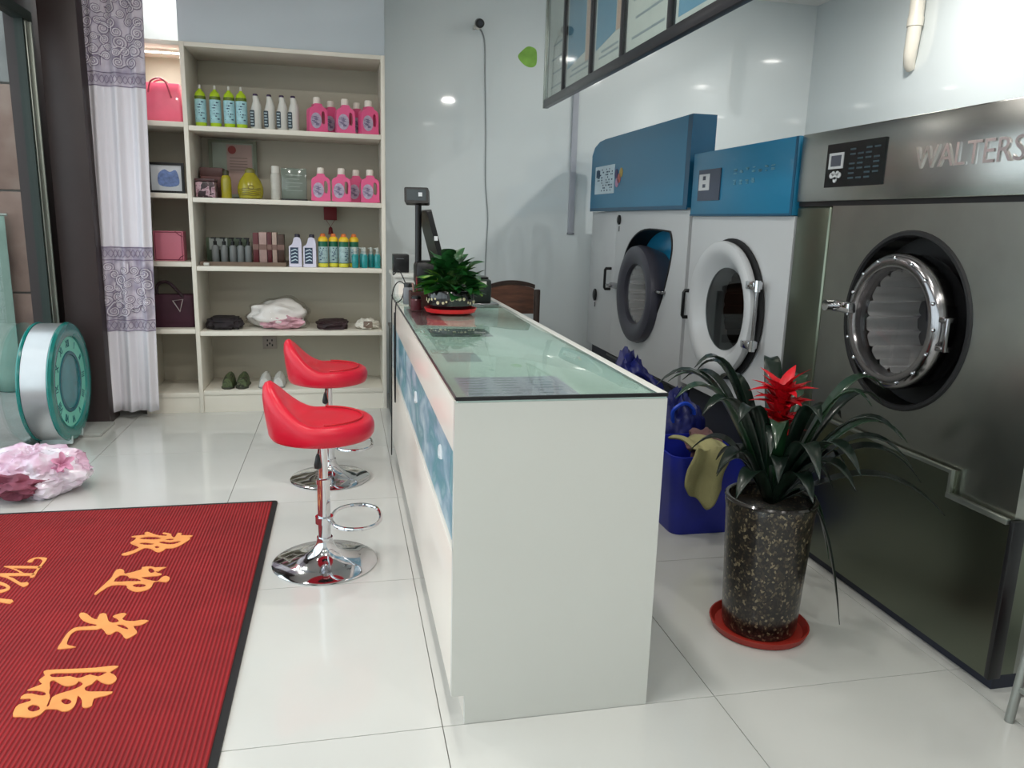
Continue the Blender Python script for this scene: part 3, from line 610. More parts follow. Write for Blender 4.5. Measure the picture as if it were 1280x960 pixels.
for k in range(5):
    a, c = YS[k+1]+.022, YS[k]-.022; w_ = c-a
    s_ = obj('certificate', B().box(FXX+.004, FXX+.011, a, c, 2.343, 3.029), (P_W, P_W, P_W, P_W, P_B)[k], fr, smooth=0)
    if k in (1, 2):
        obj('blue_field', B().prism([[(-c+.02, 2.46), (-a-w_*.28, 2.50), (-a-w_*.28, 3.0), (-c+.02, 3.0)]], (FXX+.0038, 0, 0), depth=.001, **FX), P_B, s_, smooth=0)
        obj('peach_strip', B().box(FXX+.0028, FXX+.0038, a+.005, a+w_*.26, 2.44 if k == 1 else 2.50, 3.02), P_P, s_, smooth=0)
    b = B()
    for q in range(4 if k in (0, 3) else 2):
        b.box(FXX+.0028, FXX+.0038, a+.08, c-.08-.04*(q % 2), 2.40+q*(.09 if k in (0, 3) else .03), 2.412+q*(.09 if k in (0, 3) else .03))
    if k != 4: obj('print', b, P_T, s_, smooth=0)
    else: obj('white_margin', B().prism([rect(-c+.004, -a-.004, 2.347, 3.025), rect(-c+.03, -a-.03, 2.375, 3.0)], (FXX+.0038, 0, 0), depth=.001, **FX), P_W, s_, smooth=0)
    obj('glazing', B().box(FXX-.012, FXX-.010, a, c, 2.343, 3.029), M_GLASS, fr, smooth=0)
for y in (5.4, 4.2, 3.0): obj('hanging_rod', B().cyl((FXX, y, 3.08), (FXX, y, ZC), .005, n=8), M_CHROMED, fr)

# ------------------------------------------------------------------ bar stools
def seat_mesh(cx, cy, z):
    """round padded seat whose rear rim (towards -X) sweeps up into a low back"""
    b = B(); nu, prof = 64, []
    def lip(a):
        d = abs((a-PI+PI) % (2*PI)-PI)                       # angular distance from -X
        d = abs(math.atan2(math.sin(a-PI), math.cos(a-PI)))
        t = max(0., 1-d/1.45); return t*t*(3-2*t)
    rings = []
    for k, (r, h, lw) in enumerate([(.001, .0, 0), (.12, -.004, 0), (.180, .0, 0), (.203, .008, 0), (.212, .024, .0), (.214, .044, .5), (.212, .062, .85), (.206, .076, 1.0), (.196, .084, 1.06), (.180, .088, 1.08), (.164, .086, 1.0), (.146, .084, .66), (.122, .084, .26), (.09, .086, .06), (.05, .087, .0), (.001, .087, 0)]):
        ring = []
        for i in range(nu):
            a = 2*PI*i/nu; L = lip(a)
            rr = r*(1+.05*L*lw)
            ring.append(Vector((cx+rr*math.cos(a)*1.02-.012*L*lw, cy+rr*math.sin(a), z+h+.145*L*lw)))
        rings.append(ring)
    return b.rings(rings)
st = thing('bar_stool', (-.1, 3.22, 0), 'red low-back bar stool with chrome pedestal, nearer of the two', 'bar stool', 'red bar stools at the counter')
sx, sy = -.1, 3.22
obj('seat', seat_mesh(sx, sy, .57), M_RED, st, smooth=70)
obj('seat_piping', B().tube([(sx+.168*math.cos(a), sy+.165*math.sin(a), .662) for a in [-1.5+3*k/30 for k in range(31)]], .004, 6), mat('red_piping', (196, 24, 40), .4), st)
obj('base', B().lathe([(.222, .0005), (.225, .006), (.216, .012), (.15, .024), (.09, .040), (.055, .062), (.038, .09), (.034, .11), (.0335, .12), (.001, .12)], (sx, sy, 0), n=56, cap1=False), M_CHROME, st)
obj('column', B().lathe([(.027, .118), (.027, .36), (.031, .362), (.031, .385), (.020, .388), (.020, .571)], (sx, sy, 0), n=24), M_CHROME, st)
obj('seat_plate', B().lathe([(.05, .553), (.09, .569), (.09, .5735), (.05, .5735)], (sx, sy, 0), n=24), M_BLACK, st)
ring = [(sx+.028, sy-.012, .20), (sx+.05, sy-.09, .202), (sx+.10, sy-.135, .203), (sx+.17, sy-.14, .204), (sx+.225, sy-.09, .205), (sx+.24, sy, .205), (sx+.225, sy+.09, .205), (sx+.17, sy+.14, .204), (sx+.10, sy+.135, .203), (sx+.05, sy+.09, .202), (sx+.028, sy+.012, .20)]
obj('footrest', B().tube(spline(ring, False, 5), .0085, 8).lathe([(.0285, .185), (.038, .185), (.038, .215), (.0285, .215)], (sx, sy, 0), n=24, cap0=False, cap1=False), M_CHROME, st)
lv = obj('lever', B().tube([(sx, sy-.02, .555), (sx-.01, sy-.10, .55), (sx-.014, sy-.155, .535)], .005, 8), M_CHROMED, st)
obj('lever_knob', B().lathe([(.003, .06), (.008, .05), (.012, .03), (.016, .012), (.014, .0), (.004, -.006)], (sx-.015, sy-.16, .485), n=16), M_BLACK, lv)
dup(st, (-.095, 4.35, 0), 'red low-back bar stool with chrome pedestal, farther one nearest the shelf', 0)

# ------------------------------------------------------------------ entrance mat
def mat_material():
    m = mat('ribbed_red', (158, 24, 30), .85, var=.12, scale=5); nt = m.node_tree; b = nt.nodes['Principled BSDF']
    tc = nt.nodes.new('ShaderNodeTexCoord'); wv = nt.nodes.new('ShaderNodeTexWave'); wv.bands_direction = 'X'; wv.inputs['Scale'].default_value = 22
    nt.links.new(tc.outputs['Object'], wv.inputs['Vector'])
    bp = nt.nodes.new('ShaderNodeBump'); bp.inputs['Strength'].default_value = .9; bp.inputs['Distance'].default_value = .006
    nt.links.new(wv.outputs['Fac'], bp.inputs['Height']); nt.links.new(bp.outputs[0], b.inputs['Normal'])
    base = b.inputs['Base Color'].links[0].from_socket
    mx = nt.nodes.new('ShaderNodeMix'); mx.data_type = 'RGBA'; mx.blend_type = 'MULTIPLY'; mx.inputs[0].default_value = .45
    nt.links.new(base, mx.inputs[6]); nt.links.new(wv.outputs['Fac'], mx.inputs[7]); nt.links.new(mx.outputs[2], b.inputs['Base Color'])
    return m
dm = thing('door_mat', (-1.07, 2.93, 0), 'red ribbed welcome mat with gold Chinese lettering and dark border', 'mat')
obj('carpet', B().box(-1.755, -.385, 1.885, 3.975, .0005, .012), mat_material(), dm)
obj('border', B().prism([rrect(-1.78, -.36, 1.86, 4.0, .02), rect(-1.754, -.386, 1.886, 3.974)], (0, 0, .0005), depth=.009, **FZ), M_RUBBER, dm)
M_GOLD = mat('gold_pile', (234, 154, 88), .8, var=.08, scale=14)
for g in GLYPHS:
    loops = [spline([(lp[i], lp[i+1]) for i in range(0, len(lp), 2)], True, 2) for lp in g]
    obj('character', B().prism(loops, (0, 0, .0115), depth=.0035, **FZ), M_GOLD, dm, smooth=0)
obj('character', text_into(B(), 'come', .20, (-1.375, 2.965, .0115), (0, -1, 0), (1, 0, 0), (0, 0, 1), .0035, align='LEFT'), M_GOLD, dm, smooth=0)

# ------------------------------------------------------------------ round dial sign by the window
M_TEAL = mat('teal_plastic', (0, 118, 112), .22, coat=.5, var=.04); M_TEALL = mat('pale_teal', (120, 206, 186), .35, var=.05)
M_TEALD = mat('deep_teal', (14, 92, 104), .25, var=.1); M_SIL = mat('silver_rim', (196, 198, 200), .28, .75, var=.04)
dc = Vector((-1.72, 5.28, .405)); XP = (1, 0, 0); R_ = .375
sg = thing('round_sign', (-1.80, 5.28, 0), 'round teal dial sign with silver rim standing by the window', 'sign')
obj('rim', B().lathe([(R_-.012, -.155), (R_-.004, -.15), (R_-.004, -.012), (R_-.012, -.008)], dc, XP, 56), M_SIL, sg)
obj('rear_bezel', B().lathe([(.30, -.172), (R_, -.172), (R_+.004, -.163), (R_, -.152), (.30, -.152)], dc, XP, 56), M_TEAL, sg)
obj('front_bezel', B().lathe([(.285, -.006), (R_-.002, -.01), (R_+.004, .0), (R_-.006, .016), (.33, .022), (.292, .014), (.285, .004), (.285, -.006)], dc, XP, 56, False, False), M_TEAL, sg)
dl = obj('dial', B().lathe([(.288, -.004), (.288, .004), (.001, .004)], dc, XP, 56, True, False), M_TEALL, sg)
obj('inner_ring', B().lathe([(.168, .004), (.172, .010), (.192, .010), (.196, .004), (.168, .004)], dc, XP, 48, False, False), M_TEALD, dl)
obj('centre', B().lathe([(.167, .0042), (.12, .007), (.001, .009)], dc, XP, 48, False, False), mat('centre_teal', (26, 128, 136), .2, var=.25, scale=5, coat=.4), dl)
for k, s in enumerate(('III', 'II', 'I', 'XII', 'XI', 'X', 'IX', 'VIII', 'VII', 'VI', 'V', 'IIII')):
    a = k*PI/6; o = dc+Vector((.0042, .242*math.cos(a), .242*math.sin(a)))
    up = Vector((0, math.cos(a), math.sin(a))); obj('numeral', text_into(B(), s, .066, o, up.cross(Vector(XP)), up, XP, .002, xs=.8), M_TEALD, dl, smooth=0)
for s in (-1, 1):
    obj('foot', B().box(-1.90, -1.70, 5.28+s*.10-.012, 5.28+s*.10+.012, .0225, .075, .005), mat('clear_foot', (190, 206, 206), .2, var=.03), sg)

# ------------------------------------------------------------------ plastic bag on the floor
M_BAG = patchy('pink_white_film', [(.30, (170, 120, 140)), (.42, (214, 176, 200)), (.56, (228, 220, 230)), (.72, (214, 186, 208))], 5, .22, coat=.5)
bgx = thing('plastic_bag', (-1.62, 4.33, 0), 'crumpled white and pink plastic bag on the floor by the mat', 'bag')
def bagshape(b, c, rx, ry, rz, seed, fold=9, crumple=.05):
    vs = bmesh.ops.create_icosphere(b.bm, subdivisions=5, radius=1)['verts']
    for v in vs:
        d = v.co.copy(); a = math.atan2(d.y, d.x)
        k = 1+.22*noise.noise(d*1.6+Vector((seed, 0, 0)))+.10*abs(noise.noise(d*4+Vector((0, seed, 0))))+.05*math.sin(a*fold+3*noise.noise(d*2))*(.4+abs(d.z))
        k += crumple*(abs(noise.noise(d*7+Vector((seed, 2, 0))))+.6*abs(noise.noise(d*13+Vector((2, seed, 0)))))
        v.co = Vector((c[0]+d.x*rx*k, c[1]+d.y*ry*k, max(c[2]-rz*.72, c[2]+d.z*rz*k)))
    return b
obj('bag_film', bagshape(B(), (-1.62, 4.36, .101), .235, .21, .14, 2., 9, .10), M_BAG, bgx, smooth=30)
obj('bag_neck', B().rings([[Vector((-1.46, 4.22, .17))+Vector((.55, -.6, .58))*h+(Vector((.74, .67, 0))*math.cos(a)+Vector((-.39, .43, .81))*math.sin(a))*r*(1+.35*math.sin(5*a+h*9)) for a in [2*PI*q/30 for q in range(30)]] for r, h in ((.03, -.03), (.013, 0), (.024, .03), (.045, .06), (.03, .055), (.004, .02))]), mat('rose_film', (214, 150, 180), .3, var=.2, scale=20), bgx)
obj('contents', B().blob((-1.66, 4.215, .085), .15, .11, .065, .3, 3, 4), mat('pink_cloth', (128, 66, 84), .7, var=.3, scale=14), bgx)

# ------------------------------------------------------------------ pot plant on the counter
px, py, pz = .545, 4.0, 1.0085
pp = thing('potted_plant', (px, py, pz), 'leafy green plant in a black patterned bowl on the counter', 'plant')
obj('saucer', B().lathe([(.10, 0), (.128, .002), (.138, .022), (.133, .023), (.122, .008), (.001, .008)], (px, py, pz), n=40, cap1=False), mat('red_saucer', (206, 34, 38), .4), pp)
obj('bowl', B().lathe([(.085, .009), (.108, .02), (.124, .06), (.122, .10), (.116, .115), (.108, .115), (.108, .10), (.001, .098)], (px, py, pz), n=40, cap1=False), mat('black_glaze', (16, 14, 16), .18, coat=.6), pp)
fb = B(); rr = random.Random(4)
for k in range(34):
    a = 2*PI*k/34+rr.uniform(-.05, .05); z = pz+.062+rr.uniform(-.013, .016)
    o = Vector((px+.1235*math.cos(a), py+.1235*math.sin(a), z)); nrm = (math.cos(a), math.sin(a), 0)
    fb.lathe([(rr.uniform(.006, .011), 0), (.004, .003)], o, nrm, 7)
obj('floral_band', fb, mat('cream_glaze', (206, 196, 160), .3, var=.2, scale=60), pp)
def leaf_mesh(name, L, W, m, curl=.25, n=7):
    b = B(); rows = []
    for i in range(n):
        t = i/(n-1); w_ = W*(math.sin(PI*t**.62)**.85 if 0 < t < 1 else .0); y = L*t; z = -curl*L*t*t
        rows.append([Vector((-w_, y, z+.3*w_)), Vector((-w_*.5, y, z+.1*w_)), Vector((0, y, z)), Vector((w_*.5, y, z+.1*w_)), Vector((w_, y, z+.3*w_))])
    V = [[b.bm.verts.new(p) for p in r] for r in rows]
    for i in range(n-1):
        for j in range(4): b.bm.faces.new((V[i][j], V[i][j+1], V[i+1][j+1], V[i+1][j]))
    bmesh.ops.remove_doubles(b.bm, verts=b.bm.verts, dist=.0004)
    return mesh_of(name, b, m, 60)
M_LEAFA = mat('leaf_green', (46, 104, 34), .35, var=.35, scale=25, coat=.2); M_LEAFB = mat('leaf_dark_green', (24, 72, 30), .35, var=.3, scale=25, coat=.2)
M_LEAFC = mat('leaf_yellow_green', (104, 140, 46), .4, var=.25, scale=25)
LM = [leaf_mesh('leaf', .105, .046, M_LEAFA), leaf_mesh('leaf', .095, .042, M_LEAFB, .4), leaf_mesh('leaf', .11, .038, M_LEAFB, .15), leaf_mesh('leaf', .09, .03, M_LEAFC, .3)]
rr = random.Random(21); stems = B()
for k in range(120):
    a = rr.uniform(0, 2*PI); el = rr.random()
    rad = .13*math.sqrt(rr.random())*(1-.45*el); h = .115+.175*el+rr.uniform(-.03, .02)
    base = Vector((rad*math.cos(a), rad*math.sin(a), max(.10, h-.35*rad)))
    pit = rr.uniform(-.25, .7)+.5*el
    m = Matrix.Translation(base) @ Matrix.Rotation(a-PI/2+rr.uniform(-.7, .7), 4, 'Z') @ Matrix.Rotation(pit, 4, 'X') @ Matrix.Rotation(rr.uniform(-.5, .5), 4, 'Y') @ Matrix.Scale(rr.uniform(.7, 1.12), 4)
    inst(LM[rr.choice((0, 0, 1, 1, 2, 2, 3)) if k % 3 else 1], 'leaf', pp, m)
    w0 = Vector((px, py, pz)); stems.tube([w0+Vector((rad*.2*math.cos(a), rad*.2*math.sin(a), .098)), w0+base*.6+Vector((0, 0, .05)), w0+base], .002, 4)
obj('stems', stems, mat('stem_green', (70, 110, 50), .5), pp)

# ------------------------------------------------------------------ bromeliad in a tall mosaic pot
bx_, by_ = 1.515, 2.40
br = thing('bromeliad', (bx_, by_, 0), 'red-flowered bromeliad in a tall speckled pot on the floor', 'plant')
obj('saucer', B().lathe([(.15, .0005), (.172, .004), (.182, .03), (.176, .031), (.16, .01), (.001, .01)], (bx_, by_, 0), n=40, cap1=False), mat('terracotta_red', (150, 40, 30), .45), br)
M_MOS = patchy('speckled_mosaic', [(0., (18, 15, 14)), (.35, (44, 36, 28)), (.55, (26, 22, 20)), (.72, (84, 74, 56)), (.84, (52, 40, 32)), (.93, (124, 112, 88))], 140, .3, tex='voronoi', mapscale=(1, 1, .8), coat=.4)
obj('pot', B().lathe([(.128, .0105), (.136, .03), (.146, .25), (.158, .48), (.162, .50), (.158, .515), (.148, .515), (.146, .48), (.001, .478)], (bx_, by_, 0), n=44, cap1=False), M_MOS, br)
obj('pot_rim', B().lathe([(.150, .513), (.162, .513), (.165, .52), (.160, .527), (.150, .525), (.147, .519), (.150, .513)], (bx_, by_, 0), n=44, cap0=False, cap1=False), mat('dark_glaze_rim', (26, 20, 18), .2, coat=.5), br)
M_STRAP = mat('strap_leaf', (14, 30, 22), .34, var=.35, scale=12, coat=.15); M_STRAPB = mat('strap_leaf_bright', (20, 50, 28), .3, var=.3, scale=12, coat=.4)
def strap(az, L, rise, droop, W, m, z0=.50):
    b = B(); n = 15; c = Vector((bx_, by_, z0)); d = Vector((math.cos(az), math.sin(az), 0)); s = Vector((-d.y, d.x, 0)); V = []
    for i in range(n):
        t = i/(n-1); r = .02+L*(t*.92); z = rise*math.sin(min(1., t*1.0)*PI*.62)-droop*t**2.6
        w_ = 1.25*W*(.55+.9*t if t < .5 else 1.0)*(1-max(0, (t-.55)/.45)**2.2)
        p = c+d*r+Vector((0, 0, z)); V.append([b.bm.verts.new(p-s*w_+Vector((0, 0, .35*w_))), b.bm.verts.new(p), b.bm.verts.new(p+s*w_+Vector((0, 0, .35*w_)))])
    for i in range(n-1):
        for j in range(2): b.bm.faces.new((V[i][j], V[i][j+1], V[i+1][j+1], V[i+1][j]))
    return obj('leaf', b, m, br, smooth=60, solid=.0025)
rr = random.Random(8)
for az, L, rise, droop, W in [(-.15, .50, .36, .10, .026), (-.35, .52, .30, .16, .026), (.12, .46, .42, .04, .026), (.4, .46, .36, .08, .026), (-.62, .46, .34, .12, .026), (-.9, .42, .40, .05, .026), (-.05, .40, .48, .02, .024), (-.45, .60, .20, .16, .026),
    (PI-.25, .46, .50, .05, .028), (PI+.1, .44, .46, .02, .028), (PI+.35, .40, .44, .04, .028), (PI-.6, .42, .46, .02, .028), (PI+.7, .36, .42, .03, .028), (PI-.05, .34, .54, .0, .026), (PI-.9, .34, .50, .02, .026),
    (1.2, .36, .5, .02, .026), (1.7, .38, .44, .04, .026), (-1.3, .38, .34, .10, .028), (-1.75, .34, .34, .12, .028), (-2.1, .34, .40, .08, .026), (-1.5, .22, .42, .04, .026), (2.3, .38, .46, .02, .026), (.8, .38, .44, .02, .026), (-.75, .30, .46, .02, .024), (PI+1., .30, .38, .10, .026)]:
    strap(az+rr.uniform(-.06, .06), L, rise, droop, W, M_STRAP if rr.random() < .75 else M_STRAPB)
for k in range(14): strap(k*2*PI/14+.2, .20+.06*(k % 3), .20+.05*(k % 2), .10, .026, M_STRAP, .505)
strap(-.32, .30, .10, .56, .022, M_STRAP); strap(-.12, .25, .12, .34, .02, M_STRAPB)
M_FLO = mat('red_bract', (196, 16, 32), .4, var=.25, scale=30)
obj('flower_stalk', B().tube([(bx_-.004, by_, .5), (bx_-.002, by_-.005, .72), (bx_, by_-.01, .93)], [.016, .018, .012], 10), mat('stalk_red', (140, 24, 30), .5), br)
BR = leaf_mesh('bract', .10, .019, M_FLO, .3)
for k in range(90):
    t = (k/89)**.7; a = k*2.4; z = .62+.30*t; sc = .75+.5*t
    m = Matrix.Translation((.0, -.008, z)) @ Matrix.Rotation(a, 4, 'Z') @ Matrix.Rotation(1.15-.45*t+.4*math.sin(k*3.3), 4, 'X') @ Matrix.Scale(sc, 4)
    inst(BR, 'bract', br, m)

# ------------------------------------------------------------------ till and things on the counter
po = thing('till_terminal', (.46, 4.6, 1.0085), 'black shop till with raised customer display behind the plant', 'till')
obj('base', B().box(.38, .66, 4.48, 4.78, 1.0085, 1.09, .012).box(.41, .56, 4.52, 4.70, 1.09, 1.24, .03), M_BLACK, po)
obj('pole', B().cyl((.432, 4.6, 1.08), (.432, 4.6, 1.56), .019), M_BLACK, po)
dh = obj('display_head', B().prism([rrect(-.07, .07, -.045, .045, .01)], (.428, 4.60, 1.60), (.97, -.22, 0), (0, .26, .97), (-.22, -.94, .25), .055), M_BLACK, po)
obj('display_face', B().prism([rect(-.056, .056, -.032, .032)], (.416, 4.548, 1.614), (.97, -.22, 0), (0, .26, .97), (-.22, -.94, .25), .002), mat('display_dark', (58, 66, 70), .2), po)
obj('display_digit', B().prism([rect(.012, .034, -.008, .014)], (.4155, 4.5455, 1.6145), (.97, -.22, 0), (0, .26, .97), (-.22, -.94, .25), .002), mat('digit_grey', (190, 196, 200), .3), po)
sc_ = obj('screen', B().prism([rrect(-.13, .13, 0, .345, .012)], (.575, 4.64, 1.20), (.10, -.995, 0), (-.26, 0, .97), (-.96, -.10, -.25), .03), M_BLACK, po)
obj('screen_sticker', B().box(.515, .535, 4.500, 4.508, 1.36, 1.385), mat('sticker_white', (220, 222, 224), .5), sc_)
rp_ = thing('receipt_printer', (.78, 4.45, 1.0085), 'dark receipt printer on the counter right of the plant', 'printer')
obj('housing', B().box(.69, .83, 4.36, 4.56, 1.0085, 1.15, .012), mat('printer_dark', (24, 34, 30), .4), rp_)
obj('paper_lid', B().box(.70, .82, 4.40, 4.54, 1.15, 1.162, .005), M_BLACK, rp_)
obj('paper_slip', B().box(.72, .80, 4.355, 4.3595, 1.12, 1.14), M_WHITE, rp_)
obj('tray', B().box(.62, .86, 4.28, 4.355, 1.0085, 1.022, .003), M_CHROMED, rp_)
cb = thing('desk_caddy', (.40, 4.22, 1.0085), 'brown desk caddy with pens left of the plant', 'caddy')
obj('box', B().prism([rect(-.05, .05, -.06, .06), rect(-.044, .044, -.054, .054)], (.40, 4.22, 1.0085), depth=.085, **FZ), mat('caddy_brown', (70, 40, 36), .5, var=.2), cb)
obj('floor_plate', B().box(.356, .444, 4.166, 4.274, 1.0085, 1.013), MATS['caddy_brown'], cb)
for k, (dx, dy, c) in enumerate(((-.02, 0, (150, 120, 110)), (.015, .02, (60, 60, 70)), (.02, -.025, (170, 150, 130)), (-.01, -.035, (120, 40, 44)))):
    obj('pen', B().cyl((.40+dx, 4.22+dy, 1.0135), (.40+dx*1.7, 4.22+dy*1.5, 1.14+.012*k), .005, n=8), mat('pen_%s' % 'abcd'[k], c, .4), cb)
def small_jar(x, y, z, r, h, m, capm, label, name='jar', cat='jar'):
    t = thing(name, (x, y, z), label, cat)
    obj('body', B().lathe([(r*.9, 0), (r, h*.06), (r, h*.72), (r*.8, h*.8)], (x, y, z), n=20), m, t)
    obj('lid', B().lathe([(r*.84, h*.8), (r*.84, h*.97), (r*.75, h)], (x, y, z), n=20), capm, t); return t
small_jar(.372, 4.07, 1.0085, .03, .075, mat('jar_maroon', (84, 36, 44), .3), M_BLACK, 'small maroon jar on the counter edge beside the plant bowl')
small_jar(.355, 4.36, 1.0085, .03, .12, mat('jar_grey', (110, 112, 116), .3), M_BLACK, 'grey canister on the counter behind the brown caddy')
for P, lb in (([(.376, 4.50, 1.05), (.345, 4.44, 1.09), (.318, 4.36, 1.04), (.298, 4.33, 1.024), (.280, 4.31, 1.0), (.278, 4.30, .80), (.278, 4.32, .55), (.279, 4.36, .44), (.279, 4.41, .50), (.28, 4.44, .75), (.282, 4.45, .95)], 'black till cable looping down the counter front'),
          ([(.376, 4.60, 1.06), (.34, 4.60, 1.11), (.306, 4.64, 1.10), (.282, 4.66, 1.02), (.279, 4.66, .8), (.279, 4.70, .3), (.279, 4.74, .006)], 'black till cable hanging straight down to the floor'),
          ([(.376, 4.70, 1.07), (.33, 4.73, 1.17), (.30, 4.80, 1.14), (.31, 5.0, 1.15), (.326, 5.2, 1.14)], 'black cable running from the till to the white cabinet')):
    tag(obj('cable', B().tube(spline(P, False, 5), .0035, 6), M_RUBBER, loc=P[0]), lb, 'cable')
sc2 = thing('side_cabinet', (.50, 5.32, 0), 'white cabinet standing between the counter end and shelf', 'cabinet')
obj('body', B().box(.33, .70, 5.10, 5.55, .0005, 1.10, .003), M_WHITE, sc2)
obj('top', B().box(.315, .715, 5.085, 5.565, 1.10, 1.125, .003), M_WHITE, sc2)
obj('door', B().box(.35, .68, 5.088, 5.099, .06, 1.06, .003), M_CREAM, sc2)
cr_ = thing('card_reader', (.33, 5.3, 1.1255), 'black box device on the white cabinet by the shelf', 'device')
obj('case', B().box(.325, .43, 5.22, 5.36, 1.1255, 1.245, .006), M_BLACK, cr_)
obj('slot', B().box(.345, .395, 5.217, 5.2205, 1.215, 1.22), mat('slot_grey', (90, 92, 96), .3), cr_)
sk = thing('storage_crate', (.5, 5.85, 0), 'dark teal crate in the gap beside the shelf', 'crate')
obj('crate_body', B().prism([rect(.335, .66, 5.68, 5.98), rect(.347, .648, 5.692, 5.968)], (0, 0, .0105), depth=.66, **FZ), mat('dark_teal', (22, 44, 44), .5, var=.2), sk)
obj('crate_floor', B().box(.335, .66, 5.68, 5.98, .0005, .0105), MATS['dark_teal'], sk)
obj('crate_rim', B().prism([rect(.33, .665, 5.675, 5.985), rect(.348, .647, 5.693, 5.967)], (0, 0, .6705), depth=.02, **FZ), M_BLACK, sk)

# ------------------------------------------------------------------ chair behind the counter
M_WOOD = patchy('walnut', [(.3, (58, 34, 24)), (.5, (86, 52, 36)), (.7, (104, 68, 48))], 6, .4, mapscale=(1, 1, 6), coat=.2)
M_WOODD = mat('dark_walnut', (46, 32, 26), .4, var=.15)
ch = thing('wooden_chair', (1.17, 5.15, 0), 'brown wooden chair with arched back behind the counter', 'chair')
def arch(x): return 1.075-.55*(x-1.165)**2*2
top = [(x, arch(x)) for x in [1.005+.32*k/16 for k in range(17)]]
inn = [(x, arch(x)-.028) for x in [1.325-.32*k/16 for k in range(17)]]
obj('crest_rail', B().prism([top+inn], (0, 5.34, 0), depth=.03, **FY), M_WOODD, ch)
obj('backrest', B().prism([[(x, arch(x)-.029) for x in [1.01+.31*k/16 for k in range(17)]]+[(1.32, .84), (1.01, .84)]], (0, 5.335, 0), depth=.02, **FY), M_WOOD, ch)
obj('lower_rail', B().box(1.03, 1.30, 5.312, 5.335, .62, .68, .004), M_WOODD, ch)
for x in (.985, 1.345): obj('back_post', B().box(x-.02, x+.02, 5.305, 5.345, .0005, 1.012, .006), M_WOODD, ch)
for x in (.995, 1.335): obj('leg', B().box(x-.02, x+.02, 4.945, 4.985, .0005, .44, .005), M_WOODD, ch)
obj('seat', B().box(.97, 1.36, 4.93, 5.345, .44, .475, .01), M_WOOD, ch)

# ------------------------------------------------------------------ laundry bin, cloth and bags
M_BIN = mat('blue_bin_plastic', (28, 40, 150), .4, var=.06)
bn = thing('laundry_bin', (1.72, 3.44, 0), 'blue plastic laundry bin on the floor behind the counter end', 'bin')
R0 = []
for z, s in ((.0005, .86), (.02, .89), (.38, 1.0), (.40, 1.03), (.405, 1.03), (.405, .98), (.03, .85)):
    R0.append([Vector((1.72+p[0]*s, 3.44+p[1]*s, z)) for p in rrect(-.20, .20, -.20, .20, .06)])
obj('tub', B().rings(R0), M_BIN, bn)
def drape(u, v):
    x = 1.575+.20*u; t = v*.62
    if t < .22: y, z = 3.46-t, .455-.1*(.22-t)*0
    else: y, z = 3.236-.012-.03*(t-.22), .455-(t-.22)*(.75-.25*abs(u-.6)*2)
    if t < .22: z = .44+.02*math.sin(t*14)
    z += .012*math.sin(u*11+v*3); y -= .018*math.sin(u*9+1.2)*(v > .3)+.008
    return Vector((x+.02*math.sin(v*5), y-.02*math.sin(PI*min(1, v*1.4)), z))
cl = tag(obj('towel', B().grid(drape, 22, 26), mat('khaki_towel', (150, 146, 104), .9, var=.12, scale=9, bump=.3, bscale=120), solid=.012, smooth=80, loc=(1.68, 3.3, .2)), 'khaki towel hanging over the rim of the blue bin', 'towel')
tag(obj('cloth', B().blob((1.81, 3.525, .37), .08, .08, .08, .35, 2.4, 4, seed=3), mat('brown_stripe_cloth', (112, 84, 84), .9, var=.35, scale=16), loc=(1.80, 3.46, .3)), 'crumpled brownish cloth inside the blue bin', 'cloth')
M_LB = mat('blue_bag_fabric', (18, 26, 92), .45, var=.3, scale=8, bump=.4, bscale=18)
def lbag(c, rx, ry, rz, seed, label):
    t = thing('laundry_bag', (c[0], c[1], 0), label, 'bag', 'blue laundry bags')
    obj('sack', bagshape(B(), c, rx, ry, rz, seed, 7), M_LB, t, smooth=50)
    return t
t = lbag((1.66, 4.20, .289), .20, .22, .40, 1.3, 'dark blue laundry bag standing behind the blue bin')
obj('handle', B().tube(spline([(1.55, 4.06, .50), (1.54, 4.03, .60), (1.62, 4.02, .66), (1.70, 4.03, .60), (1.72, 4.06, .50)], False, 5), .012, 6), M_LB, t)
t = lbag((1.78, 3.78, .2385), .15, .12, .33, 4.2, 'brighter blue laundry bag beside the bromeliad leaves')
obj('handle', B().tube(spline([(1.72, 3.72, .44), (1.70, 3.69, .52), (1.76, 3.685, .56), (1.82, 3.70, .52), (1.84, 3.72, .44)], False, 5), .011, 6), mat('bright_blue_strap', (30, 70, 190), .4), t)

# ------------------------------------------------------------------ metal trestle at the right edge
ts = thing('metal_trestle', (2.1, 1.5, 0), 'grey metal trestle leg at the right edge beside the washer', 'trestle')
for x, y in ((2.0, 1.74), (2.42, 1.74), (2.0, 1.24), (2.42, 1.24)):
    obj('leg', B().tube([(x+.02, y-.035 if y > 1.5 else y+.035, .62), (x, y, .001)], .014, 10), mat('trestle_grey', (160, 164, 160), .35, .7), ts)
obj('top_frame', B().tube([(2.02, 1.70, .625), (2.44, 1.70, .625), (2.44, 1.28, .625), (2.02, 1.28, .625)], .014, 10, True), MATS['trestle_grey'], ts)
obj('rung', B().tube([(2.004, 1.73, .10), (2.424, 1.73, .10)], .01, 8), MATS['trestle_grey'], ts)
obj('side_rung', B().tube([(2.004, 1.73, .12), (2.004, 1.25, .12)], .01, 8), MATS['trestle_grey'], ts)
tag(obj('red_bundle', B().blob((2.22, 1.5, .11), .17, .17, .11, .25, 2.5, 4, flat=.001), mat('maroon_cloth', (112, 34, 44), .85, var=.3, scale=10), loc=(2.22, 1.5, 0)), 'maroon cloth bundle on the floor under the metal trestle', 'cloth')

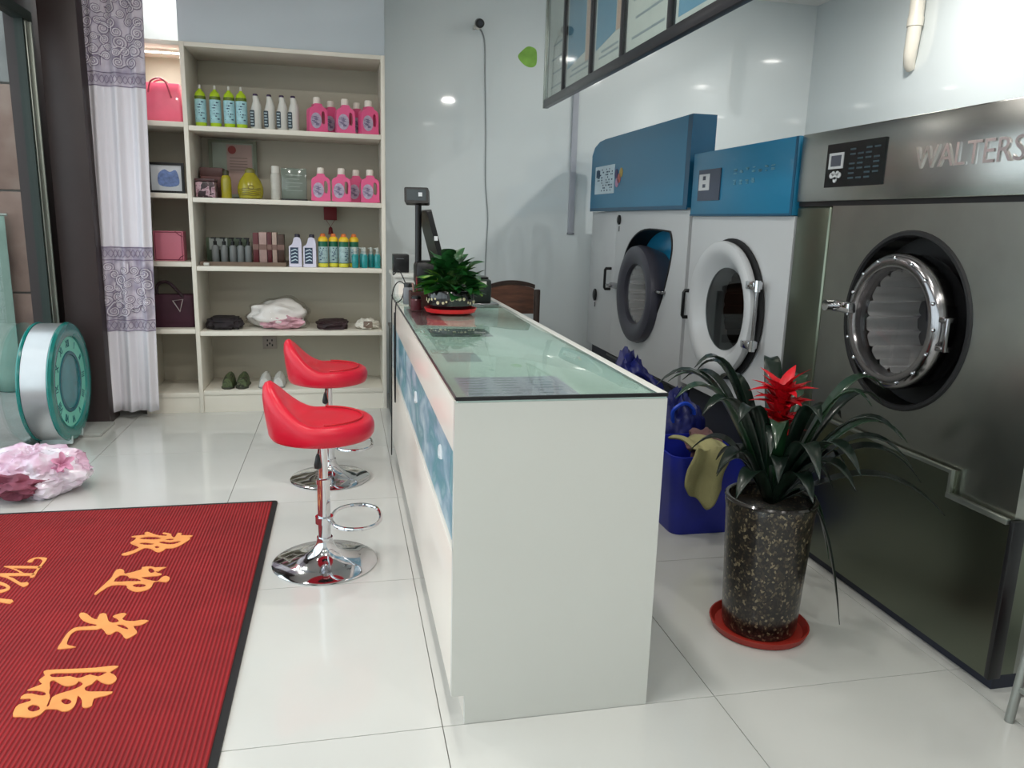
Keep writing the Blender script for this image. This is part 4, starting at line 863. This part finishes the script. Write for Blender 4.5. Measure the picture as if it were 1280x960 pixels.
# ------------------------------------------------------------------ goods on the shelf
Z1, Z2, Z3, Z4, Z5 = MAINZ[4]+.0005, MAINZ[3]+.0005, MAINZ[2]+.0005, MAINZ[1]+.0005, MAINZ[0]+.0005
GY = 6.12
def label_band(b, r, z0, z1, n=24): return b.lathe([(r, z0), (r+.0012, z0+.002), (r+.0012, z1-.002), (r, z1)], n=n, cap0=False, cap1=False)
def ink_marks(name, r, z0, z1, m, parent, seed, sy=1.):
    rr = random.Random(seed); b = B()
    for k in range(7):
        z = z0+(z1-z0)*(k+.5)/7
        for q in range(3):
            a = -PI/2+rr.uniform(-.8, .8); c = Vector((math.cos(a)*(r+.0013), math.sin(a)*(r+.0013)*sy, z))
            b.lathe([(rr.uniform(.003, .007), -.001), (.002, .001)], c, (math.cos(a), math.sin(a), 0), 6)
    return obj(name, b, m, parent)
def proto(name, label, cat, group): return thing(name, (0, 0, 0), label, cat, group)
ords = ['leftmost', 'second', 'third', 'fourth', 'fifth']
def spread(root, spots, labels):
    for i, ((x, y, z, rz), lb) in enumerate(zip(spots, labels)):
        if i == 0: root.location = (x, y, z); root.rotation_euler = (0, 0, rz); root['label'] = lb
        else: dup(root, (x, y, z), lb, rz)
# lime spray bottles
M_LIME = mat('lime_plastic', (176, 206, 40), .35, var=.08); M_LBLUE = mat('pale_blue_label', (158, 200, 208), .4, var=.15, scale=30); M_NAVY = mat('navy_ink', (40, 66, 96), .5)
lb_ = proto('spray_bottle', '', 'bottle', 'lime cleaner bottles on the top shelf')
obj('body', B().lathe([(.034, 0), (.038, .008), (.038, .185), (.037, .205)], n=24), M_LIME, lb_)
bd = obj('label', label_band(B(), .0382, .032, .19), M_LBLUE, lb_); ink_marks('label_print', .0382, .05, .18, M_NAVY, bd, 2)
obj('dark_collar', B().lathe([(.0385, .19), (.0388, .202), (.0375, .212)], n=24, cap0=False, cap1=False), mat('olive_collar', (92, 112, 30), .4), lb_)
obj('cap', B().lathe([(.037, .206), (.034, .228), (.024, .243), (.014, .252), (.010, .262)], n=24), M_LIME, lb_)
obj('nozzle', B().lathe([(.0085, .26), (.0085, .283), (.006, .29)], n=12), M_WHITE, lb_)
spread(lb_, [(x, GY, Z1, 0) for x in (-.978, -.878, -.783, -.70)], ['lime-capped spray bottle on the top shelf, %s of four' % w_ for w_ in ('leftmost, by the divider', 'second from left', 'third from left', 'rightmost, by the white bottles')])
# white slim bottles
wb_ = proto('detergent_bottle', '', 'bottle', 'white detergent bottles on the top shelf')
def ovals(prof): 
    b = B(); R = []
    for w_, d_, h, dx in prof: R.append([Vector((dx+w_*math.cos(2*PI*i/24), d_*math.sin(2*PI*i/24), h)) for i in range(24)])
    return b.rings(R)
obj('body', ovals([(.034, .026, 0, 0), (.038, .029, .008, 0), (.038, .029, .135, 0), (.033, .027, .17, .004), (.024, .022, .20, .004), (.021, .020, .225, .0), (.018, .018, .235, -.002)]), M_WHITE, wb_)
obj('cap', B().lathe([(.017, .234), (.017, .246), (.013, .25)], (-.002, 0, 0), n=16), mat('plum_cap', (62, 44, 78), .4), wb_)
lbx = obj('label', B().prism([rrect(-.04, -.008, .02, .135, .008)], (0, -.026, 0), depth=.0045, **FY), mat('dark_label', (46, 62, 72), .4, var=.3, scale=60), wb_)
ib = B()
for k in range(5): ib.box(-.036, -.014-.004*(k % 2), -.032, -.0306, .034+k*.02, .042+k*.02)
obj('label_print', ib, mat('label_silver', (160, 178, 186), .5), lbx, smooth=0)
spread(wb_, [(x, GY, Z1, 0) for x in (-.60, -.505, -.418, -.338)], ['slim white detergent bottle with dark label, %s of four' % w_ for w_ in ('leftmost, beside the lime bottles', 'second from left', 'third from left', 'rightmost, with plum cap')])
# pink jugs
M_PINK = mat('pink_plastic', (228, 92, 142), .3, var=.06, coat=.2); M_PLAB = mat('silver_violet_label', (176, 164, 186), .35, var=.25, scale=45)
pj = proto('softener_jug', '', 'jug', 'pink softener jugs on the shelf')
body = spline([(-.062, .004), (-.068, .03), (-.068, .13), (-.062, .165), (-.03, .185), (-.026, .2), (.024, .2), (.032, .185), (.058, .168), (.068, .14), (.068, .03), (.062, .004)], True, 3)
hole = spline([(.028, .065), (.044, .06), (.050, .08), (.050, .125), (.044, .145), (.030, .15), (.024, .13), (.024, .085)], True, 2)
pbd = obj('body', B().prism([body, hole], (0, .033, 0), depth=.066, **FY), M_PINK, pj)
md = pbd.modifiers.new('soften', 'BEVEL'); md.width = .008; md.segments = 2; md.limit_method = 'ANGLE'; md.angle_limit = 1.0
obj('cap', B().lathe([(.026, .197), (.0275, .203), (.0265, .238), (.022, .246)], n=24), mat('white_cap', (228, 220, 210), .4), pj)
lj = obj('label', B().prism([circle(-.018, .082, .040, 28, .055)], (0, -.0335, 0), depth=.0016, **FY), M_PLAB, pj)
ib = B(); rr = random.Random(6)
for k in range(9): x = -.018+rr.uniform(-.022, .016); z = .05+.007*k; ib.box(x-.012, x+.012, -.0366, -.0353, z, z+.004)
obj('label_print', ib, mat('violet_ink', (92, 78, 120), .5), lj, smooth=0)
spread(pj, [(x, GY+dy, z, rz) for x, dy, z, rz in ((-.170, -.03, Z1, .35), (-.075, .12, Z1, .35), (.030, -.03, Z1, .2), (.118, .13, Z1, .4), (.200, -.02, Z1, .4), (-.155, 0, Z2, 0), (-.005, -.01, Z2, 0), (.105, .12, Z2, .1), (.207, 0, Z2, .05))],
    ['pink softener jug on the top shelf, '+w_ for w_ in ('leftmost of five', 'second of five', 'third of five with large label', 'fourth of five', 'rightmost of five by the side panel')] +
    ['pink softener jug on the second shelf, '+w_ for w_ in ('beside the clear plaque', 'with cream cap in the middle', 'set back behind its neighbours', 'at the right end')])
# second shelf
pq = thing('certificate_plaque', (-.80, 6.44, Z2), 'framed certificate with red emblem leaning at the back of the second shelf', 'certificate')
obj('frame', B().prism([rect(-.99, -.64, Z2, Z2+.44), rect(-.965, -.665, Z2+.02, Z2+.42)], (0, 6.46, 0), depth=.02, **FY), mat('plaque_frame', (110, 116, 96), .4), pq)
ps = obj('sheet', B().box(-.966, -.664, 6.452, 6.459, Z2+.019, Z2+.421), mat('plaque_sheet', (150, 160, 146), .4, var=.1), pq)
obj('pink_page', B().box(-.86, -.675, 6.449, 6.4515, Z2+.04, Z2+.41), mat('plaque_pink', (176, 148, 140), .5), ps)
obj('emblem', B().lathe([(.03, 0), (.03, .004)], (-.82, 6.4488, Z2+.37), (0, -1, 0), 20), mat('emblem_red', (150, 60, 56), .5), ps)
ib = B()
for k in range(5): ib.box(-.84, -.71, 6.4478, 6.4488, Z2+.22+k*.022, Z2+.225+k*.022)
obj('print', ib, mat('plaque_ink', (120, 100, 96), .6), ps, smooth=0)
tn = thing('gift_tin', (-.965, 6.13, Z2), 'dark flower-patterned tin at the left end of the second shelf', 'tin')
obj('tin', B().box(-1.035, -.90, 6.07, 6.20, Z2, Z2+.115, .01), patchy('flower_tin', [(.3, (26, 18, 24)), (.48, (60, 30, 40)), (.56, (200, 170, 180)), (.66, (150, 110, 124)), (.8, (40, 24, 30))], 26, .3, distortion=1), tn)
obj('lid', B().box(-1.038, -.897, 6.067, 6.203, Z2+.115, Z2+.135, .006), mat('tin_lid', (70, 44, 48), .35), tn)
bxr = thing('gift_box', (-.96, 6.34, Z2), 'upright brownish-red gift box behind the flower tin', 'box')
obj('carton', B().box(-1.03, -.875, 6.27, 6.40, Z2, Z2+.22, .004), mat('brown_red_card', (112, 72, 70), .5, var=.2, scale=12), bxr)
obj('lid', B().box(-1.033, -.872, 6.267, 6.403, Z2+.16, Z2+.224, .004), mat('brown_card', (92, 62, 60), .5), bxr)
yb = thing('oil_bottle', (-.832, 6.14, Z2), 'slim yellow-green bottle with dark cap on the second shelf', 'bottle')
M_OLIVE = mat('olive_yellow', (160, 150, 36), .25, var=.15, scale=12, coat=.4)
obj('body', B().lathe([(.034, 0), (.037, .006), (.037, .13), (.03, .155), (.022, .165)], (-.832, 6.14, Z2), n=24), M_OLIVE, yb)
obj('cap', B().lathe([(.022, .164), (.022, .195), (.018, .2)], (-.832, 6.14, Z2), n=20), mat('olive_cap', (56, 56, 30), .4), yb)
gb = thing('gourd_bottle', (-.662, 6.14, Z2), 'fat round golden bottle on the second shelf', 'bottle')
obj('body', B().lathe([(.06, 0), (.082, .008), (.092, .05), (.09, .09), (.074, .135), (.05, .17), (.034, .19)], (-.662, 6.14, Z2), n=32), M_OLIVE, gb)
obj('cap', B().lathe([(.036, .189), (.034, .21), (.02, .222), (.001, .224)], (-.662, 6.14, Z2), n=24, cap1=False), mat('olive_stopper', (116, 112, 56), .4), gb)
ib = B()
for k in range(4): ib.tube([(-.662+.093*math.cos(a), 6.14+.093*math.sin(a), Z2+.03+k*.014+.004*math.sin(6*a)) for a in [-2.5+1.9*q/14 for q in range(15)]], .0022, 5)
ib.tube([(-.65+.02*math.cos(a*1.0), 6.14-.091, Z2+.085+.012*math.sin(a)) for a in [2*PI*q/12 for q in range(12)]], .0025, 5, True)
obj('raised_lettering', ib, mat('dark_gold', (104, 92, 20), .4), gb)
jr = small_jar(-.482, 6.14, Z2, .036, .245, mat('frosted_jar', (186, 184, 176), .3, var=.1, scale=20), mat('jar_lid_white', (208, 206, 198), .4), 'tall frosted white jar beside the clear plaque', 'jar', 'jar')
cpq = thing('glass_plaque', (-.35, 6.16, Z2), 'square grey-green glass award plaque on the second shelf', 'plaque')
obj('slab', B().box(-.443, -.258, 6.14, 6.17, Z2+.012, Z2+.235, .004), mat('grey_green_glass', (112, 122, 112), .12, var=.15, scale=8, coat=.6), cpq)
obj('base', B().box(-.445, -.255, 6.12, 6.19, Z2, Z2+.0125, .003), M_BLACK, cpq)
ib = B()
for k in range(5): ib.box(-.41, -.29-.02*(k % 2), 6.1385, 6.1402, Z2+.07+k*.028, Z2+.076+k*.028)
obj('engraving', ib, mat('engraved_pale', (140, 150, 142), .5), cpq, smooth=0)
# third shelf
ty = thing('display_tray', (-.72, 6.2, Z3), 'shallow brown wooden tray on the third shelf', 'tray')
obj('floor_plate', B().box(-1.03, -.42, 6.06, 6.38, Z3, Z3+.008), mat('tray_wood', (110, 92, 78), .5, var=.15), ty)
obj('rim', B().prism([rect(-1.03, -.42, 6.06, 6.38), rect(-1.018, -.432, 6.072, 6.368)], (0, 0, Z3+.0081), depth=.022, **FZ), MATS['tray_wood'], ty)
sg_ = proto('grey_bottle', '', 'bottle', 'slim grey bottles in the tray')
M_GREYB = mat('grey_plastic', (112, 116, 116), .4, var=.1)
obj('body', B().lathe([(.022, 0), (.026, .006), (.026, .125), (.016, .14)], n=18), M_GREYB, sg_)
obj('pump', B().lathe([(.013, .14), (.013, .168), (.006, .17), (.006, .19)], n=12).box(-.03, .01, -.008, .008, .185, .197, .003), M_BLACK, sg_)
spread(sg_, [(x, 6.17, Z3+.0085, rz) for x, rz in ((-.935, .2), (-.872, -.3), (-.81, .4), (-.755, -.2), (-.70, .1))], ['slim grey pump bottle in the wooden tray, %s of five' % w_ for w_ in ords[:4]]+['slim grey pump bottle in the wooden tray, rightmost of five'])
fl_ = thing('folder_box', (-.93, 6.30, Z3), 'dark green and white box standing behind the grey pump bottles', 'box')
obj('carton', B().box(-1.012, -.72, 6.26, 6.34, Z3+.0085, Z3+.20, .003), mat('box_dark_green', (60, 74, 56), .5, var=.3, scale=10), fl_)
obj('white_label', B().box(-.99, -.86, 6.2575, 6.2602, Z3+.11, Z3+.195), mat('box_label', (150, 158, 156), .5), fl_)
for k, (x0, x1, h, c, nm) in enumerate(((-.662, -.622, .245, (92, 34, 40), 'maroon'), (-.618, -.563, .25, (168, 140, 134), 'pinkish grey'), (-.559, -.527, .25, (84, 30, 36), 'dark red'), (-.523, -.49, .25, (172, 150, 138), 'beige'), (-.487, -.437, .235, (66, 44, 34), 'dark brown'))):
    t = thing('cosmetic_box', ((x0+x1)/2, 6.2, Z3+.0085), 'upright %s carton in the right half of the wooden tray' % nm, 'box', 'upright cartons in the tray')
    obj('carton', B().box(x0, x1, 6.14, 6.26, Z3+.0085, Z3+h, .002), mat('carton_'+nm.replace(' ', '_'), c, .4, var=.15, scale=14), t)
    obj('band', B().box(x0-.0008, x1+.0008, 6.1385, 6.2, Z3+.12, Z3+.16), mat('carton_band', (120, 92, 84), .4), t)
wt = thing('white_tube', (-.99, 6.1, Z3), 'little white bottle cap lying at the tray corner', 'cap')
obj('cap', B().cyl((-1.0, 6.055, Z3+.0125), (-.965, 6.045, Z3+.0125), .012, .010), M_WHITE, wt)
lv_ = proto('bleach_bottle', '', 'bottle', 'white bleach bottles with dark labels')
M_LAV = mat('lavender_white', (210, 208, 226), .35, var=.04)
bb = spline([(-.042, .002), (-.046, .02), (-.046, .14), (-.042, .155), (-.026, .165), (-.014, .19), (-.008, .215), (.012, .222), (.034, .215), (.044, .19), (.046, .15), (.046, .02), (.042, .002)], True, 3)
lbd = obj('body', B().prism([bb], (0, .028, 0), depth=.056, **FY), M_LAV, lv_)
md = lbd.modifiers.new('soften', 'BEVEL'); md.width = .010; md.segments = 3; md.limit_method = 'ANGLE'; md.angle_limit = 1.0
obj('cap', B().lathe([(.02, .218), (.02, .238), (.015, .244)], (.016, 0, 0), n=18), mat('dark_cap', (40, 38, 54), .4), lv_)
ll = obj('label', B().prism([rect(-.036, .022, .025, .145)], (0, -.0282, 0), depth=.0014, **FY), mat('blue_black_label', (44, 62, 86), .4), lv_)
ib = B()
for k in range(4): ib.prism([[(-.030, .04+k*.025), (.0, .052+k*.025), (.016, .044+k*.025), (.016, .050+k*.025), (.0, .060+k*.025), (-.030, .047+k*.025)]], (0, -.0297, 0), depth=.001, **FY)
obj('label_print', ib, mat('label_ice', (196, 214, 224), .5), ll, smooth=0)
spread(lv_, [(-.352, 6.09, Z3, 0), (-.246, 6.08, Z3, -.05)], ['white bleach bottle with dark label, left one of the pair', 'white bleach bottle with dark label, right one beside the green bottles'])
gn = proto('green_cleaner', '', 'bottle', 'green cleaner bottles with yellow tops')
obj('body', B().lathe([(.034, 0), (.036, .01), (.036, .185), (.035, .195)], n=24), mat('deep_green', (22, 96, 70), .35, var=.1), gn)
bd = obj('label', label_band(B(), .0362, .035, .155), mat('silver_label', (150, 176, 178), .35, var=.2, scale=40), gn); ink_marks('label_print', .0362, .05, .15, M_NAVY, bd, 8)
obj('foot_band', B().lathe([(.0362, .002), (.0375, .006), (.0375, .028), (.0362, .03)], n=24, cap0=False, cap1=False), mat('yellow_band', (206, 200, 60), .4), gn)
obj('cap', B().lathe([(.0365, .194), (.0365, .212), (.026, .226), (.02, .23)], n=24), mat('yellow_cap', (226, 190, 40), .4), gn)
obj('tip', B().lathe([(.021, .229), (.018, .246), (.012, .252)], n=16), mat('orange_tip', (206, 110, 50), .4), gn)
spread(gn, [(-.150, 6.10, Z3, 0), (-.073, 6.13, Z3, .5), (.004, 6.10, Z3, 1.0), (.081, 6.14, Z3, .3)], ['green bottle with yellow-orange top, %s' % w_ for w_ in ('leftmost, next to the white bleach', 'second of four', 'third of four', 'rightmost, next to the teal sprays')])
tl = proto('teal_spray', '', 'bottle', 'small teal spray bottles')
obj('body', B().lathe([(.022, 0), (.0245, .005), (.0245, .09), (.018, .105)], n=20), mat('teal_liquid', (30, 138, 140), .15, var=.15, scale=30, coat=.5), tl)
obj('neck', B().lathe([(.018, .104), (.012, .118), (.012, .128)], n=16), mat('clear_grey', (150, 164, 160), .2), tl)
obj('sprayer', B().lathe([(.013, .127), (.013, .145), (.008, .155)], n=14).box(-.026, .0, -.006, .006, .143, .152, .002), mat('sprayer_pale', (176, 182, 176), .35), tl)
spread(tl, [(.088, 6.05, Z3, .2), (.146, 6.12, Z3, -.2), (.158, 6.05, Z3, .3), (.21, 6.11, Z3, 0), (.256, 6.06, Z3, -.3)], ['small teal spray bottle, %s' % w_ for w_ in ('front leftmost, before the green bottles', 'second from left, set back', 'third, in the middle', 'fourth, set slightly back', 'rightmost by the side panel')])
hg = thing('hanging_tag', (-.09, 6.42, MAINZ[3]-TH), 'dark red hanging charm above the green bottles', 'charm')
obj('tag', B().box(-.145, -.045, 6.415, 6.43, 1.452, 1.553, .002), mat('dark_red_card', (112, 20, 28), .5, var=.15), hg)
obj('cord', B().tube([(-.128, 6.42, 1.452), (-.095, 6.42, 1.40), (-.062, 6.42, 1.452)], .002, 6), mat('charm_cord', (130, 60, 62), .6), hg)
obj('tassel', B().lathe([(.004, 0), (.014, -.01), (.02, -.06), (.001, -.061)], (-.095, 6.42, 1.40), n=12, cap1=False), MATS['dark_red_card'], hg)
# fourth shelf
def heap(name, label, cat, c, rx, ry, rz, m, seed, amp=.25, freq=2.4, floor=None, sq=.55, **kw):
    return tag(obj(name, B().blob(c, rx, ry, rz, amp, freq, 4, flat=floor, seed=seed, sq=sq), m, loc=(c[0], c[1], floor), **kw), label, cat)
heap('folded_garment', 'dark folded garment at the left end of the fourth shelf', 'clothes', (-.895, 6.2, Z4+.04), .125, .14, .045, mat('black_cloth', (34, 28, 32), .8, var=.4, scale=10, bump=.4, bscale=30), 1, .16, 3, Z4)
bgd = thing('bagged_bedding', (-.50, 6.2, Z4), 'white and pink bedding in a clear plastic bag on the fourth shelf', 'bedding')
obj('bedding', B().blob((-.50, 6.22, Z4+.095), .215, .15, .115, .2, 1.8, 5, flat=Z4+.001, seed=5), mat('white_bedding', (232, 228, 224), .8, var=.05, scale=9, bump=.5, bscale=14), bgd)
obj('pink_fold', B().blob((-.47, 6.12, Z4+.055), .15, .065, .05, .3, 3.5, 4, flat=Z4+.002, seed=7), mat('pink_fold', (206, 160, 172), .8, var=.25, scale=16), bgd)
obj('clear_film', B().blob((-.49, 6.21, Z4+.10), .235, .17, .125, .22, 1.8, 5, flat=Z4+.0005, seed=5), sheet_glass('clear_film', (.93, .93, .93)), bgd, smooth=25)
heap('folded_shirt', 'dark maroon folded clothes right of the bagged bedding', 'clothes', (-.09, 6.19, Z4+.03), .115, .13, .036, mat('maroon_black_cloth', (48, 30, 34), .6, var=.4, scale=12), 11, .16, 3, Z4)
wp = thing('wrapped_linen', (.175, 6.18, Z4), 'white linen pack wrapped in film at the right end of the fourth shelf', 'linen')
obj('linen', B().blob((.178, 6.18, Z4+.03), .085, .11, .042, .25, 3, 4, flat=Z4+.001, seed=13), mat('white_linen', (222, 218, 208), .6, var=.08), wp)
obj('brown_band', B().box(.145, .215, 6.065, 6.12, Z4+.012, Z4+.062, .008), mat('brown_print', (120, 104, 92), .5, var=.2), wp)
# bottom shelf and socket
def shoe_pair(label, x, y, z, m, sole, name, cat):
    t = thing(name, (x, y, z), label, cat)
    for s in (-1, 1):
        cx = x+s*.052; n = 10; R = []
        for k in range(n):
            u = k/(n-1); yy = y-.11+.22*u; wd = .047*(math.sin(PI*(.2+.6*u))**.5); hh = .07+.018*math.sin(u*2.4)
            R.append([Vector((cx+wd*math.cos(a), yy, z+.014+max(0, hh*math.sin(a)))) for a in [2*PI*q/14 for q in range(14)]])
        sh_ = obj('shoe_upper', B().rings(R), m, t)
        obj('sole', B().prism([[(cx+px_*.047*(1 if abs(py_) < .1 else .7), y+py_) for px_, py_ in ((-1, -.08), (-.6, -.12), (.6, -.12), (1, -.08), (.85, 0), (1, .09), (.5, .12), (-.5, .12), (-1, .09), (-.85, 0))]], (0, 0, z), depth=.0145, **FZ), sole, sh_)
    return t
shoe_pair('pair of green camouflage shoes on the bottom shelf', -.83, 6.16, Z5, patchy('camouflage', [(.3, (34, 46, 26)), (.5, (84, 96, 62)), (.6, (20, 24, 18)), (.75, (150, 150, 116))], 22, .7), mat('shoe_sole_dark', (60, 62, 52), .7), 'camouflage_shoes', 'shoes')
shoe_pair('pair of white slippers on the bottom shelf', -.56, 6.16, Z5, mat('white_slipper', (200, 200, 196), .6, var=.1, scale=20), mat('slipper_sole', (150, 152, 150), .7), 'white_slippers', 'slippers')
so = thing('wall_socket', (-.595, 6.5, .455), 'small square power socket on the shelf back panel', 'socket')
obj('plate', B().box(-.655, -.545, 6.490, 6.4998, .405, .515, .004), mat('socket_grey', (158, 148, 140), .4), so)
ib = B()
for dx, dz in ((-.018, .018), (.018, .018), (0, -.008), (-.02, -.022), (.02, -.022)): ib.box(-.60+dx-.005, -.60+dx+.005, 6.4885, 6.4905, .458+dz-.008, .458+dz+.008)
obj('pin_holes', ib, M_BLACK, so, smooth=0)
# narrow left bays
hb_ = thing('pink_handbag', (-1.235, 6.2, LEFTZ[4]), 'pink handbag in clear wrap on the upper left bay', 'handbag')
LZ = [v+.0005 for v in LEFTZ]
R = []
for h, s, dd in ((0, .96, .9), (.01, 1., 1.), (.10, .98, .95), (.20, .93, .7), (.265, .9, .45), (.27, .86, .4)):
    R.append([Vector((-1.245+p[0]*s, 6.17+p[1]*dd, LZ[4]+h)) for p in rrect(-.145, .145, -.06, .06, .02)])
hbb = obj('bag_body', B().rings(R), mat('pink_leather', (222, 96, 124), .35, var=.1, coat=.3), hb_)
for dy in (-.05, .03): obj('strap', B().tube(spline([(-1.32, 6.17+dy, LZ[4]+.20), (-1.30, 6.16+dy, LZ[4]+.27), (-1.245, 6.15+dy, LZ[4]+.295), (-1.20, 6.16+dy, LZ[4]+.27), (-1.17, 6.17+dy, LZ[4]+.17)], False, 5), .006, 8), mat('strap_rose', (160, 60, 80), .4), hb_)
pf = thing('framed_picture', (-1.24, 6.15, LZ[3]), 'small black-framed blue picture standing in the left bay', 'picture frame')
obj('frame', B().prism([rect(-1.362, -1.118, LZ[3], LZ[3]+.215), rect(-1.344, -1.136, LZ[3]+.018, LZ[3]+.197)], (0, 6.15, 0), depth=.018, **FY), M_BLACK, pf)
pi_ = obj('picture', B().box(-1.345, -1.135, 6.142, 6.149, LZ[3]+.017, LZ[3]+.198), mat('picture_white', (214, 220, 226), .3), pf)
obj('blue_print', B().prism([spline([(-1.285, LZ[3]+.055), (-1.22, LZ[3]+.045), (-1.16, LZ[3]+.06), (-1.155, LZ[3]+.11), (-1.175, LZ[3]+.165), (-1.215, LZ[3]+.15), (-1.25, LZ[3]+.168), (-1.29, LZ[3]+.14), (-1.30, LZ[3]+.09)])], (0, 6.1418, 0), depth=.001, **FY), mat('picture_blue', (110, 134, 186), .4, var=.3, scale=40), pi_)
pk = thing('pink_album', (-1.245, 6.2, LZ[2]), 'flat pink gift box with ribbon corner in the left bay', 'box')
obj('carton', B().box(-1.352, -1.148, 6.12, 6.24, LZ[2], LZ[2]+.215, .003), mat('pink_card', (206, 120, 140), .5, var=.05), pk)
ib = B().prism([rect(-1.345, -1.155, LZ[2]+.006, LZ[2]+.209), rect(-1.340, -1.160, LZ[2]+.011, LZ[2]+.204)], (0, 6.12, 0), depth=.002, **FY)
ib.tube([(-1.20, 6.118, LZ[2]+.213), (-1.175, 6.116, LZ[2]+.19), (-1.15, 6.118, LZ[2]+.175)], .003, 6).tube([(-1.19, 6.118, LZ[2]+.004), (-1.17, 6.116, LZ[2]+.03), (-1.15, 6.118, LZ[2]+.04)], .003, 6)
obj('ribbon', ib, mat('ribbon_maroon', (120, 40, 62), .5), pk)
mb = thing('maroon_bag', (-1.25, 6.2, LZ[1]), 'dark maroon tote bag with light strap ring in the left bay', 'bag')
R = []
for h, s, dd in ((0, .97, .95), (.01, 1., 1.), (.12, 1., .95), (.22, .98, .75), (.24, .94, .6)):
    R.append([Vector((-1.25+p[0]*s, 6.18+p[1]*dd, LZ[1]+h)) for p in rrect(-.155, .155, -.08, .08, .03)])
obj('bag_body', B().rings(R), mat('maroon_fabric', (58, 22, 40), .7, var=.2, scale=9), mb)
obj('strap', B().tube(spline([(-1.36, 6.16, LZ[1]+.22), (-1.35, 6.14, LZ[1]+.31), (-1.28, 6.13, LZ[1]+.335), (-1.22, 6.13, LZ[1]+.28), (-1.17, 6.13, LZ[1]+.22)], False, 5), .012, 8), mat('strap_black_maroon', (40, 18, 28), .5), mb)
obj('trim_ring', B().tube([(-1.24, 6.095, LZ[1]+.20), (-1.17, 6.092, LZ[1]+.21), (-1.195, 6.095, LZ[1]+.12)], .006, 6, True), mat('ring_pale', (196, 186, 186), .3, .4), mb)

# ------------------------------------------------------------------ things on the back wall
cc = thing('security_camera', (1.08, 6.5, 3.0), 'small black and white security camera high on the back wall', 'camera')
obj('body', B().cyl((1.075, 6.36, 2.985), (1.085, 6.47, 3.015), .034, n=20), M_BLACK, cc)
obj('mount', B().lathe([(.032, 0), (.032, .012), (.012, .02), (.012, .09)], (1.09, 6.549, 3.01), (0, -1, 0), 18), M_WHITE, cc)
obj('lens', B().cyl((1.0735, 6.352, 2.983), (1.075, 6.36, 2.985), .02), mat('lens_dark', (40, 44, 52), .1), cc)
obj('side_arm', B().box(1.03, 1.05, 6.40, 6.45, 2.95, 2.975, .004), M_WHITE, cc)
tag(obj('camera_cable', B().tube(spline([(1.10, 6.543, 3.0), (1.145, 6.544, 2.9), (1.155, 6.545, 2.6), (1.17, 6.545, 2.2), (1.175, 6.545, 1.8), (1.20, 6.544, 1.5), (1.19, 6.545, 1.2), (1.18, 6.545, .6)], False, 6), .005, 6), mat('grey_cable', (140, 148, 150), .5), loc=(1.1, 6.54, 2)), 'thin grey cable running down the back wall from the camera', 'cable')
lf = spline([(-.085, .0), (-.05, .05), (0, .085), (.06, .07), (.075, .02), (.07, -.05), (.03, -.075), (-.03, -.06)], True, 4)
tag(obj('leaf_decal', B().prism([lf], (1.51, 6.5495, 2.80), depth=.0015, **FY), mat('decal_green', (126, 176, 70), .4, var=.25, scale=9), loc=(1.51, 6.549, 2.8)), 'green leaf sticker on the wall beside the certificate board', 'sticker')
tk = thing('cable_trunking', (1.93, 6.54, 1.4), 'grey vertical cable trunking on the back wall left of the blue hood', 'trunking')
obj('channel', B().box(1.905, 1.955, 6.525, 6.5495, 1.40, 3.39, .003), mat('trunking_grey', (168, 172, 182), .5), tk)
obj('end_cap', B().box(1.90, 1.96, 6.522, 6.5495, 1.385, 1.40, .003), mat('trunking_cap', (130, 134, 142), .5), tk)
wp_ = thing('wall_pipe', (4.05, 5.2, 2.7), 'short white pipe coming down the wall above the steel washer', 'pipe')
obj('pipe', B().cyl((4.045, 5.2, 2.98), (4.045, 5.2, 3.399), .05), M_BOARD, wp_)
obj('collar', B().cyl((4.045, 5.2, 2.93), (4.045, 5.2, 2.99), .055), M_BOARD, wp_)
obj('elbow', B().tube([(4.045, 5.2, 2.94), (4.045, 5.205, 2.84), (4.05, 5.22, 2.75), (4.07, 5.24, 2.68), (4.095, 5.25, 2.66)], [.048, .047, .045, .04, .036], 14), M_BOARD, wp_)
